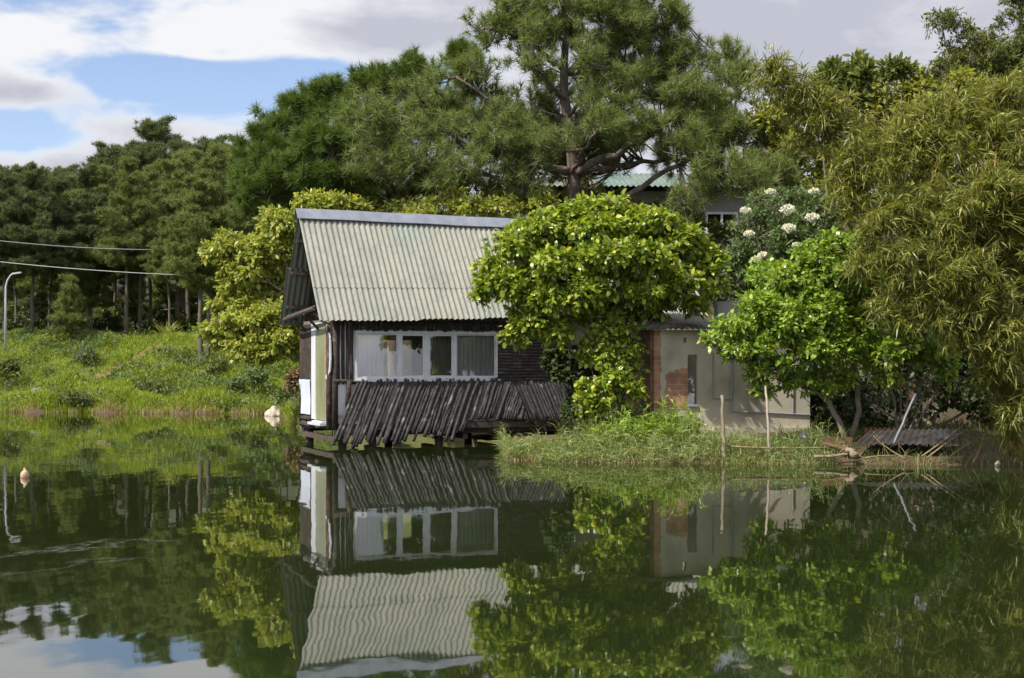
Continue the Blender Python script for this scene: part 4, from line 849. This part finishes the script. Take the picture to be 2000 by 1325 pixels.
bush('shrub', 'dark shrub filling the slope between the two roofs', 'shrub', [(1120, 420, 60, 30), (1060, 400, 50, 24), (1200, 410, 60, 30), (1290, 425, 50, 30), (1340, 440, 40, 26, -.5), (1420, 470, 40, 30, -.8), (980, 390, 50, 24), (700, 415, 60, 24), (790, 415, 60, 24), (880, 405, 60, 24), (640, 425, 50, 30)], 46.5, 'dull', 1300, 7, .2, .09, base=gpt(1180, 46.5), stem_r=.04)
bush('broadleaf_tree', 'dark round tree glimpsed behind the wood and the yellow tree', 'tree', [(560, 560, 50, 40), (500, 600, 50, 34), (600, 590, 40, 40), (450, 620, 30, 30), (540, 690, 40, 40)], 60., 'elder', 500, 7, .2, .1, base=gpt(530, 60), stem_r=.05)

bush('broadleaf_tree', 'dark olive tree directly behind the bamboo tops at the right edge', 'tree', [(1900, 260, 70, 60), (1970, 300, 70, 70), (2040, 260, 70, 80), (1840, 330, 70, 60), (1930, 380, 80, 60), (2030, 400, 80, 80), (1760, 330, 60, 50), (1690, 330, 50, 40), (1990, 200, 60, 50), (1900, 180, 60, 46), (1830, 210, 50, 40)], 33., 'olive', 1700, 8, .17, .075, base=gpt(1960, 33), stem_r=.07)
# ---------------- bamboo clump
YM = 27.6
bam = thing('bamboo_clump', gpt(1980, YM), 'arching golden stemmed bamboo clump drooping over the water at the right edge', 'bamboo')
cu = MB(); cl = []
CUL = [[(1975, 880, 0), (1930, 700, -.2), (1840, 430, -.3), (1700, 230, -.4), (1580, 150, -.4), (1490, 140, -.3)], [(1990, 880, .1), (1960, 650, 0), (1900, 400, 0), (1820, 270, -.2), (1700, 280, -.5), (1630, 380, -.8)],
       [(1995, 885, -.1), (1975, 820, -.3), (1945, 740, -.5), (1900, 640, -.8)], [(2010, 880, .2), (1990, 600, .1), (1950, 350, 0), (1900, 250, -.3), (1830, 320, -.9), (1780, 460, -1.2)],
       [(2000, 880, 0), (1950, 640, -.4), (1850, 540, -.9), (1770, 560, -1.2), (1730, 620, -1.3)], [(2030, 880, .2), (2020, 600, 0), (1990, 350, -.3), (1940, 300, -.8), (1890, 400, -1.3), (1860, 560, -1.5)], [(2005, 880, .3), (1900, 560, .5), (1780, 380, .4), (1640, 230, .3), (1560, 210, .2)],
       [(2060, 880, .2), (2050, 500, .2), (2010, 260, 0), (1950, 260, -.6), (1930, 420, -1.2)], [(1985, 882, 0), (1950, 700, .3), (1880, 600, .3), (1790, 600, .3)], [(2040, 880, 0), (2010, 740, -.6), (1970, 640, -1.2), (1930, 660, -1.6)]]
for k, L_ in enumerate(CUL):
    P = limb(cu, [at(p[0], p[1], YM + p[2]) if j else at(p[0], p[1] + 12, YM + p[2]) for j, p in enumerate(L_)], .038, .010, 7, 26, .015); cl.append(P)
cl = np.vstack([c[4:] for c in cl])
bl = Blobs([(1500, 150, 44, 32, -.3), (1850, 225, 56, 40, -.1), (1935, 205, 56, 44, -.1), (1775, 255, 56, 40, -.2), (1990, 180, 50, 50, 0), (1545, 175, 50, 40, -.4), (1600, 225, 56, 46, -.4), (1650, 290, 56, 56, -.5), (1560, 250, 44, 50, 0), (1700, 320, 60, 56, -.6), (1770, 310, 60, 54, -.5), (1840, 290, 60, 50, -.4), (1900, 260, 56, 50, -.3), (1960, 280, 60, 70, -.4), (1640, 380, 44, 50, -.6), (1710, 420, 60, 54, -1), (1790, 410, 60, 60, -1), (1860, 420, 60, 70, -1.2), (1940, 420, 66, 80, -1.1), (1690, 500, 44, 44, -1), (1760, 520, 56, 54, -1.3), (1840, 530, 60, 60, -1.4), (1920, 550, 60, 70, -1.4), (1730, 590, 36, 40, -1.2), (1800, 610, 50, 40, -1.3), (1880, 640, 56, 44, -1.3), (1960, 660, 50, 70, -1.3), (1990, 780, 36, 60, -1), (1940, 720, 36, 34, -1.1), (2040, 500, 80, 200, -1), (1965, 790, 20, 26, -.9), (1800, 470, 130, 110, .3), (1920, 500, 110, 160, .3)], YM, .9, 9)
cr = MB(); P, d, k = bl.sample(7600, .15, .35, .4, .30); n = len(P); P = P + rng.normal(size=(n, 3)) * .09; q = cl[rng.integers(0, len(cl), 1500)]; q = q + rng.normal(size=q.shape) * .16 + np.array((0, -.1, -.05)); P = np.vstack((P, q)); d = np.vstack((d, rnd(len(q)))); n = len(P)
for a in P[::9]:
    j = np.argmin(((cl - a) ** 2).sum(1)); q = cl[j]
    if np.linalg.norm(q - a) < 1.6: cr.tube(bezier(q, (q + a) / 2 + (0, 0, .15), a, 5), np.linspace(.009, .004, 5), 4, cap=False)
ax = nrm(d * .6 + rnd(n) * 1. + np.array((0, -.2, -.05))); per = 8; idx = np.repeat(np.arange(n), per); m = len(idx)
D = nrm(ax[idx] * .9 + rnd(m) * .8 + np.array((0, 0, -.16))); leaves(cr, P[idx] + rnd(m) * .03, D, rng.uniform(.14, .32, m), rng.uniform(.020, .036, m), .7, .14, 'blade')
cr.cones(P - ax * .35, P, .005, .003, 3)
cu.build('culms', MAT['bamboo_culm'], bam, smooth=True); cr.build('foliage', LEAF['bamboo'], bam)

# ---------------- shore and bank plants
def blades(mb, P, h, w, lean=.5, curve=.5):
    n = len(P); h = np.broadcast_to(h, (n,))[:, None]; w = np.broadcast_to(w, (n,))[:, None]
    a = rng.random(n) * 2 * pi; H = np.stack((np.cos(a), np.sin(a), np.zeros(n)), 1); b = a + rng.normal(size=n) * .6 + pi / 2; Sd = np.stack((np.cos(b), np.sin(b), np.zeros(n)), 1)
    l = (lean * rng.random(n))[:, None]; c = (curve * rng.random(n))[:, None]; up = np.array((0, 0, 1.))
    m1 = P + up * h * .5 + H * h * l * .4; m2 = P + up * h * (.85 - c * .1) + H * h * (l * .8 + c * .3); tp_ = P + up * h * (1 - c * .45) + H * h * (l + c * .75)
    V = np.stack((P + Sd * w * .5, P - Sd * w * .5, m1 + Sd * w * .42, m1 - Sd * w * .42, m2 + Sd * w * .25, m2 - Sd * w * .25, tp_), 1).reshape(-1, 3); i = np.arange(n)[:, None] * 7
    mb.add(V, i + np.array((0, 1, 3, 2)), i + np.array((2, 3, 5, 4)), i + np.array((4, 5, 6)))
def noise2(x, y, s=1.0): return np.sin(x * 1.3 * s + 2 * np.sin(y * .7 * s)) * np.sin(y * 1.7 * s + 1.3 * np.sin(x * .9 * s))
# left bank grass
n = 150000; x = rng.uniform(-27, -5.5, n); ys_ = np.interp(x, XS, YS); y = ys_ + rng.uniform(-.15, 17, n) ** 1.0
px = 1000 + F * x / y; k = (px < 640) & ~((abs(px - (200 + (y - 55 - 4) * 14)) < 0) )
PYF = lambda x_, y_: HY - (hgt(x_, y_) - HC) * F / y_
path = np.abs(px - 200 - (735 - PYF(x, y)) * 2 + 7 * np.sin(y * 5)) < 9
k &= ~(path & (px > 195) & (px < 306)); x, y, px = x[k], y[k], px[k]; z = hgt(x, y)
q = noise2(x, y, .8); hh = np.clip(.24 + .16 * q, .07, .5) * rng.uniform(.6, 1.3, len(x)); hh *= np.where(y - np.interp(x, XS, YS) < 1.2, 1.2, 1)
g = MB(); blades(g, np.stack((x, y, z - .02), 1), hh, rng.uniform(.018, .04, len(x)), .7, .6); tag(g.build('bank_grass', LEAF['grass']), kind='stuff')
def bankpatch(name, mat, n, thr, s_, L, w, h, ofs):
    x = rng.uniform(-26, -5.8, n); y = np.interp(x, XS, YS) + rng.uniform(.1, 13, n); k = noise2(x + ofs, y * 1.2 + ofs, s_) > thr; x, y = x[k], y[k]
    px_ = 1000 + F * x / y; pk = (abs(px_ - 200 - (735 - PYF(x, y)) * 2) < 18) & (px_ > 190) & (px_ < 320); x, y = x[~pk], y[~pk]
    m = len(x); D = nrm(rnd(m) * (1, 1, .4) + np.array((0, 0, .6))); g = MB(); leaves(g, np.stack((x, y, hgt(x, y) + rng.uniform(.0, h, m)), 1), D, L * rng.uniform(.6, 1.3, m), w * rng.uniform(.7, 1.3, m), .8, .3, 'diamond'); tag(g.build(name, LEAF[mat]), kind='stuff')
bankpatch('broadleaf_ground_cover', 'elder', 30000, .15, .5, .16, .08, .30, 0)
bankpatch('dark_ground_cover', 'dull', 16000, .40, .7, .16, .08, .35, 5)
bankpatch('tall_weeds', 'elder', 14000, .45, .9, .24, .05, .55, 11)
# straw-coloured fringe at the far waterline
n = 5000; x = rng.uniform(-22, -5.5, n); x = x[noise2(x * 2, x, 1) > -.35]; n = len(x); y = np.interp(x, XS, YS) + rng.normal(size=n) * .22; g = MB(); blades(g, np.stack((x, y, np.maximum(hgt(x, y), -.05)), 1), rng.uniform(.08, .30, n), .018, .6, .5); tag(g.build('dry_shore_grass', LEAF['straw']), kind='stuff')
# tall grass on the near shore
def shoregrass(name, mat, n, x0, x1, d0, d1, h0, h1, w, taper=True, pw=1.5):
    x = rng.uniform(x0, x1, n); dd_ = d0 + (d1 - d0) * rng.random(n) ** pw; y = np.interp(x, XS, YS) + dd_ + .25 * noise2(x * 3, x, 1); z = np.maximum(hgt(x, y), -.06)
    q = .75 + .35 * noise2(x * 2, y * 2, 1.2); g = MB(); blades(g, np.stack((x, y, z - .02), 1), rng.uniform(h0, h1, n) * q * np.clip(.4 + .5 * (dd_ + .3), .35, 1), w * rng.uniform(.6, 1.3, n), .75, .9); tag(g.build(name, LEAF[mat]), kind='stuff')
shoregrass('shore_grass', 'reed', 3000, -.25, 4.4, -.25, 2.2, .15, .48, .020)
shoregrass('low_shore_grass', 'reed', 1500, 4.2, 6.6, -.2, 2.0, .15, .5, .018)
shoregrass('pale_shore_grass', 'straw', 2600, -.2, 5.4, -.35, .4, .12, .42, .014)
shoregrass('sparse_grass', 'dull', 2200, 6, 13, .8, 6, .15, .45, .02, pw=1)
shoregrass('gable_grass', 'reed', 1600, -6.6, -5.0, -.4, 1.2, .25, .6, .02)
def leafy_stems(name, mat, n, x0, x1, d0, d1, h0, h1, L, w, per=9):
    x = rng.uniform(x0, x1, n); dd_ = rng.uniform(d0, d1, n); y = np.interp(x, XS, YS) + dd_ + .25 * noise2(x * 3, x, 1); q = np.clip(.8 + .5 * noise2(x * 1.7, y * 2, 1.3), .35, 1.4); h = rng.uniform(h0, h1, n) * q * np.clip(.5 + .5 * (dd_ + .3), .45, 1)
    B = np.stack((x, y, np.maximum(hgt(x, y), -.05)), 1); a = rng.random(n) * 6.28; ln = rng.uniform(.0, .45, n); T = B + np.stack((np.cos(a) * ln * h, np.sin(a) * ln * h, h), 1)
    g = MB(); g.cones(B, T, .006, .003, 3); idx = np.repeat(np.arange(n), per); m = len(idx); t_ = (.15 + .85 * rng.random(m))[:, None]
    D = nrm(rnd(m) * (1, 1, .2) + np.array((0, 0, .75)) + (T - B)[idx] * .3); leaves(g, B[idx] + (T - B)[idx] * t_, D, L * rng.uniform(.6, 1.2, m), w * rng.uniform(.7, 1.2, m), .6, .38, 'blade'); tag(g.build(name, LEAF[mat]), kind='stuff')
leafy_stems('tall_shore_reeds', 'reed', 460, -.35, 4.3, -.3, 1.3, .22, .58, .34, .020)
leafy_stems('bank_weeds', 'dull', 420, 1.2, 3.6, 1.6, 4.5, .25, .6, .28, .035, 11)
leafy_stems('shore_undergrowth', 'lime', 300, 1.7, 4.0, .9, 2.5, .35, .80, .26, .040, 11)
leafy_stems('shore_reeds', 'reed', 150, 4.2, 6.8, -.2, 1.2, .25, .6, .30, .018)
leafy_stems('gable_reeds', 'reed', 150, -6.8, -5.2, -.3, 1.0, .3, .7, .30, .022)
LB = 'shrubs on the left bank'
def lowshrub(px, Y, py, w, h, mat, label, n=160, L=.15, Wd=.09, name='shrub', cat='shrub', group=None, **kw):
    b = gpt(px, Y); rows = [(px, py, w * .55, h * .6, 0), (px - w * .5, py + h * .25, w * .45, h * .45, .2), (px + w * .5, py + h * .2, w * .45, h * .5, -.1), (px + w * .1, py - h * .3, w * .4, h * .4, .1)]
    return bush(name, label, cat, rows, Y, mat, n, 8, L, Wd, base=b, stem_r=.018, deep=.9, kind='diamond', group=group, **kw)
for a in ((145, 54.9, 778, 46, 20, 'dull', 'round dark green shrub at the waterline of the left bank'), (505, 54.2, 788, 26, 20, 'dull', 'dark green shrub close left of the pale rock'), (468, 54.2, 795, 26, 14, 'elder', 'low grey green shrub second from the pale rock'),
          (425, 57.5, 720, 30, 30, 'dull', 'leafy green shrub at the feet of the two bank pines'), (400, 57, 765, 36, 18, 'elder', 'loose grey green shrub below the two bank pines'),
          (290, 56.5, 755, 50, 16, 'dull', 'spreading shrub halfway down the left bank'), (495, 55.5, 740, 50, 26, 'elder', 'wide grey green shrub under the low yellow tree'), (575, 49, 745, 22, 32, 'redleaf', 'reddish twiggy shrub beside the cabin gable wall'), (450, 56, 760, 26, 18, 'elder', 'small dusty shrub on the bank below the yellow tree'), (20, 58, 715, 20, 16, 'dull', 'small dark shrub below the street lamp'), (560, 51.5, 775, 22, 20, 'elder', 'green shrub behind the pale rock')):
    lowshrub(*a[:7], group=LB)
lowshrub(168, 60.5, 690, 26, 36, 'elder', 'slender young tree with sparse leaves on the left bank grass', 90, .22, .06, 'sapling', 'sapling')
for a in ((210, 72, 630, 30, 30), (60, 72, 620, 60, 34), (330, 74, 615, 40, 30), (430, 68, 640, 40, 26), (120, 74, 640, 40, 20), (300, 72, 645, 30, 16), (0, 72, 640, 40, 30), (470, 66, 650, 30, 30)):
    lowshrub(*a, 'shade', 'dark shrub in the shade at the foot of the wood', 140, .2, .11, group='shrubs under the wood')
rg2 = np.random.default_rng(21)
for k in range(26):
    a = (float(rg2.uniform(-40, 560)), float(rg2.uniform(70, 92)), 0, float(rg2.uniform(24, 50)), float(rg2.uniform(16, 34))); g_ = gpt(a[0], a[1]); pyb = HY - (g_[2] - HC) * F / a[1]
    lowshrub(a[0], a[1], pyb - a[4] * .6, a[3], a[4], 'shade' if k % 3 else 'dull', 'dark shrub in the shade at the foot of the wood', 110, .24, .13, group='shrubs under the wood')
for k, (px_, Y_, tp_) in enumerate(((75, 74, 560), (210, 77, 540), (320, 79, 530), (420, 80, 545), (20, 76, 550), (265, 82, 520), (370, 83, 530), (500, 78, 540), (160, 83, 525), (110, 80, 540), (460, 84, 520), (45, 86, 525))):
    forest_tree('y', px_, Y_, tp_, 'bushy half grown pine filling the gaps between the trunks of the wood', 'half grown pines in the wood')
# spiky plant at the foot of the wood
o = thing('spiky_plant', gpt(325, 66), 'clump of long stiff sword shaped leaves at the foot of the wood', 'plant')
m_ = MB(); n = 60; a = rng.random(n) * 6.28; D = nrm(np.stack((np.cos(a), np.sin(a), rng.uniform(.5, 2.2, n)), 1)); leaves(m_, np.repeat(gpt(325, 66)[None], n, 0) + rnd(n) * .2 * (1, 1, 0), D, rng.uniform(.7, 1.3, n), .07, .5, .15, 'blade'); m_.build('leaves', LEAF['olive'], o)
# bare path
V = []; pth = []
for Yp in np.linspace(58.3, 63.6, 12):
    p_ = 250.
    for _ in range(8): p_ = .5 * p_ + .5 * (200 + (735 - PYF((p_ - 1000) / F * Yp, Yp)) * 2)
    pth.append((p_, Yp))
for j, (p, Y) in enumerate(pth):
    c = gpt(p, Y); w = .22 + .08 * sin(j * 2.3); V += [c + (-w, .0, .06), c + (w * .9, .0, .06)]
i = np.arange(len(pth) - 1)[:, None] * 2; tag(MB().add(np.array(V), i + np.array((0, 1, 3, 2))).build('dirt_path', M('bare_red_earth', (.21, .135, .075), (.15, .10, .055), 3, .95)), kind='structure')

# ================================================================== SMALL THINGS
def one(name, label, cat, mb, mat, loc, group=None, smooth=False):
    return tag(mb.build(name, mat, loc=loc, smooth=smooth), label, cat, group)
def lump(mb, c, r, seed, n=14, rough=.25):
    rg = np.random.default_rng(seed); th = np.linspace(0, pi, n); ph = np.linspace(0, 2 * pi, 2 * n, endpoint=False); d = np.array([[(sin(t_) * cos(p), sin(t_) * sin(p), cos(t_)) for p in ph] for t_ in th])
    K = rg.normal(size=(6, 3)) * 2.2; f = 1 + rough * sum(np.sin(d @ k_ + i_) for i_, k_ in enumerate(K)) / 3; V = (np.array(c) + d * f[..., None] * np.array(r)).reshape(-1, 3)
    i = np.arange(n - 1)[:, None] * 2 * n; j = np.arange(2 * n)[None]; k = (j + 1) % (2 * n); mb.add(V, np.stack(np.broadcast_arrays(i + j, i + 2 * n + j, i + 2 * n + k, i + k), -1).reshape(-1, 4)); return mb
# street lamp
g0 = gpt(11, 62); lm = thing('street_lamp', g0, 'slim curved grey street lamp at the left edge of the bank', 'street lamp')
topz = at(11, 560, 62)[2]; x0 = g0[0]
m_ = MB(); m_.tube([(x0, 62, g0[2] - .2), (x0, 62, topz - .6), (x0 + .01, 62, topz), (x0 + .08, 62, topz + .28), (x0 + .22, 62, topz + .5), (x0 + .36, 62, topz + .58)], (.055, .05, .045, .04, .035, .03), 8); m_.build('pole', MAT['lamp'], lm, smooth=True)
m_ = MB(); m_.box((x0 + .5, 62, topz + .60), nrm(np.array(((1, 0, .15), (0, 1, 0), (-.15, 0, 1)))), (.2, .09, .035)); m_.build('lamp_head', MAT['lamp'], lm)
m_ = MB(); m_.tube([(x0, 62, g0[2] - .1), (x0, 62, g0[2] + .12)], .11, 8); m_.build('base', MAT['concrete'], lm)
# cables
def cab(a, b2, sag):
    t_ = np.linspace(0, 1, 20)[:, None]; P = a + (b2 - a) * t_; P[:, 2] -= sag * 4 * (t_ * (1 - t_))[:, 0]; return P
m_ = MB(); m_.tube(cab(at(-60, 464, 58), at(300, 488, 67), .12), .016, 5); one('cable', 'upper pale overhead cable ending among the left pines', 'cable', m_, MAT['cable'], at(-60, 464, 58), 'overhead cables')
m_ = MB(); m_.tube(cab(at(-60, 505, 58), at(408, 539, 60.8), .12), .016, 5); one('cable', 'lower pale overhead cable running to the thickest bank pine', 'cable', m_, MAT['cable'], at(-60, 505, 58), 'overhead cables')
m_ = lump(MB(), at(538, 810, 51.3) + (0, 0, .02), (.36, .32, .24), 3, rough=.3); lump(m_, at(552, 811, 51.2), (.26, .25, .15), 9, rough=.3); one('rock', 'pale pinkish white rock at the waterline left of the cabin', 'rock', m_, MAT['rock'], at(541, 812, 50.2), smooth=True)
m_ = MB(); g = gpt(72, 56.4); m_.box(g + (0, 0, .12), nrm(np.array(((1, .2, .1), (-.2, 1, 0), (-.1, 0, 1)))), (.2, .15, .15)); m_.box(g + (0, 0, .285), nrm(np.array(((1, .2, .1), (-.2, 1, 0), (-.1, 0, 1)))), (.17, .12, .012)); one('concrete_block', 'small grey concrete block lying on the left bank', 'block', m_, MAT['concrete'], g)
m_ = lump(MB(), (at(48, 930, 24.8)[0], 24.8, .04), (.075, .075, .10), 5, rough=.12); m_.tube([(at(48, 930, 24.8)[0], 24.8, .12), (at(48, 930, 24.8)[0], 24.8, .17)], .022, 7); one('float', 'small tan float bobbing on the water at far left', 'float', m_, MAT['buoy'], (at(48, 930, 24.8)[0], 24.8, 0), smooth=True)
m_ = lump(MB(), (at(1942, 893, 27.6)[0], 27.4, .04), (.05, .05, .06), 6, rough=.15); m_.tube([(at(1942, 893, 27.6)[0], 27.4, .08), (at(1942, 893, 27.6)[0], 27.4, .12)], .014, 6); one('float', 'tiny cream float among dead stems near the bamboo', 'float', m_, MAT['palestake'], (at(1942, 893, 27.6)[0], 27.4, 0), smooth=True)
def stick(name, label, cat, pts, r, mat, group=None):
    P = np.array(pts); m_ = MB(); limb(m_, P, r[0], r[1], 7, 10, r[0] * .3); return one(name, label, cat, m_, MAT[mat], tuple(P[0]), group, True)
stick('stake', 'upright weathered wooden stake standing in the shore grass', 'stake', [at(1414, 905, 28.2), at(1413, 840, 28.2), at(1410, 772, 28.25)], (.045, .032), 'stake')
stick('stake', 'thin pale stem under the light green tree beside the shed', 'stake', [at(1504, 895, 28.4), at(1501, 840, 28.4), at(1498, 790, 28.5), at(1495, 755, 28.9)], (.034, .022), 'palestake')
stick('pole', 'grey metal pole leaning over the collapsed roofing sheet', 'pole', [at(1744, 872, 28.2), at(1766, 820, 28.4), at(1788, 770, 28.6)], (.03, .028), 'steel')
stick('board', 'long pale bamboo rail lying along the water edge below the shed', 'rail', [at(1420, 872, 28.3), at(1500, 876, 28.2), at(1620, 874, 28.2)], (.022, .015), 'straw')
stick('driftwood', 'pale log half sunk at the shore by the twin trunks', 'driftwood', [at(1590, 893, 27.9), at(1640, 890, 27.9), at(1672, 884, 28.0)], (.035, .03), 'stake')
stick('stump', 'pale crooked root stump at the foot of the twin trunks', 'stump', [at(1672, 893, 27.8), at(1664, 885, 27.8), at(1656, 874, 27.9)], (.08, .04), 'stake')
# collapsed corrugated sheet
m_ = MB(); corr_sheet(m_, at(1700, 840, 29.6), at(1870, 838, 29.4), at(1880, 868, 28.0) , at(1668, 868, 28.2), .12, .02, rows=3); one('roofing_sheet', 'rusty dark corrugated sheet collapsed on the shore below the bamboo', 'roofing sheet', m_, MAT['rust'], at(1760, 868, 28.2))
m_ = MB(); m_.bar(at(1612, 865, 28.6), at(1668, 880, 28.1), .22, .03); m_.bar(at(1606, 862, 28.7), at(1664, 862, 28.8), .03, .16); one('board', 'brown clay coloured board lying beside the twin trunks', 'board', m_, MAT['clay'], at(1640, 870, 28.4))
m_ = lump(MB(), gpt(1572, 29.2) + (0, 0, .15), (.18, .16, .2), 8, rough=.3); one('plastic_sack', 'crumpled black plastic sack at the right end of the shed', 'sack', m_, MAT['tarp'], gpt(1572, 29.2), smooth=True)
# low terracotta wall and tiles in the shade
m_ = MB(); m_.bar(at(1735, 765, 34.2), at(1785, 768, 34.2), .2, .45); one('low_wall', 'short clay wall glimpsed in the shade under the sapling', 'wall', m_, MAT['clay'], at(1760, 780, 34.2))
m_ = MB()
for k in range(9): m_.tube([at(1690 + k * 9, 848, 30.4), at(1692 + k * 9, 838, 31.0)], .04, 6)
one('tile_row', 'row of red clay tiles stacked behind the collapsed sheet', 'tiles', m_, M('red_tile', (.30, .10, .05), (.2, .07, .04), 5, .85), at(1730, 848, 30.6))
# dead branches on the water edge
for k, (a, b2, c) in enumerate((((1810, 895), (1880, 840), (1930, 815)), ((1800, 892), (1860, 850), (1905, 810)), ((1850, 895), (1900, 860), (1922, 850)), ((1900, 905), (1920, 870), (1922, 846)), ((1770, 898), (1720, 870), (1705, 850)), ((1960, 900), (1950, 880), (1985, 884)), ((1690, 895), (1740, 885), (1800, 895)))):
    m_ = MB(); Yk = 27.5 + .1 * (k % 3); P = bezier(at(*a, Yk), at(*b2, Yk + .2), at(*c, Yk + .3), 9); m_.tube(P, np.linspace(.020, .006, 9), 5)
    for j in (3, 5, 6): d = rnd(1)[0]; d[2] = abs(d[2]); m_.tube([P[j], P[j] + d * .15, P[j] + d * .32 + (0, 0, -.04)], (.008, .006, .003), 4)
    one('dead_branch', 'thin dead branch sticking out of the water edge below the bamboo', 'branch', m_, MAT['straw'], tuple(P[0]), 'dead branches at the water edge', True)
n = 260; x = rng.uniform(6.8, 10.2, n); y = np.interp(x, XS, YS) + rng.normal(size=n) * .2; g = MB(); blades(g, np.stack((x, y, np.maximum(hgt(x, y), -.05)), 1), rng.uniform(.1, .4, n), .012, 1.2, .8); tag(g.build('dead_stems', LEAF['reed']), kind='stuff')
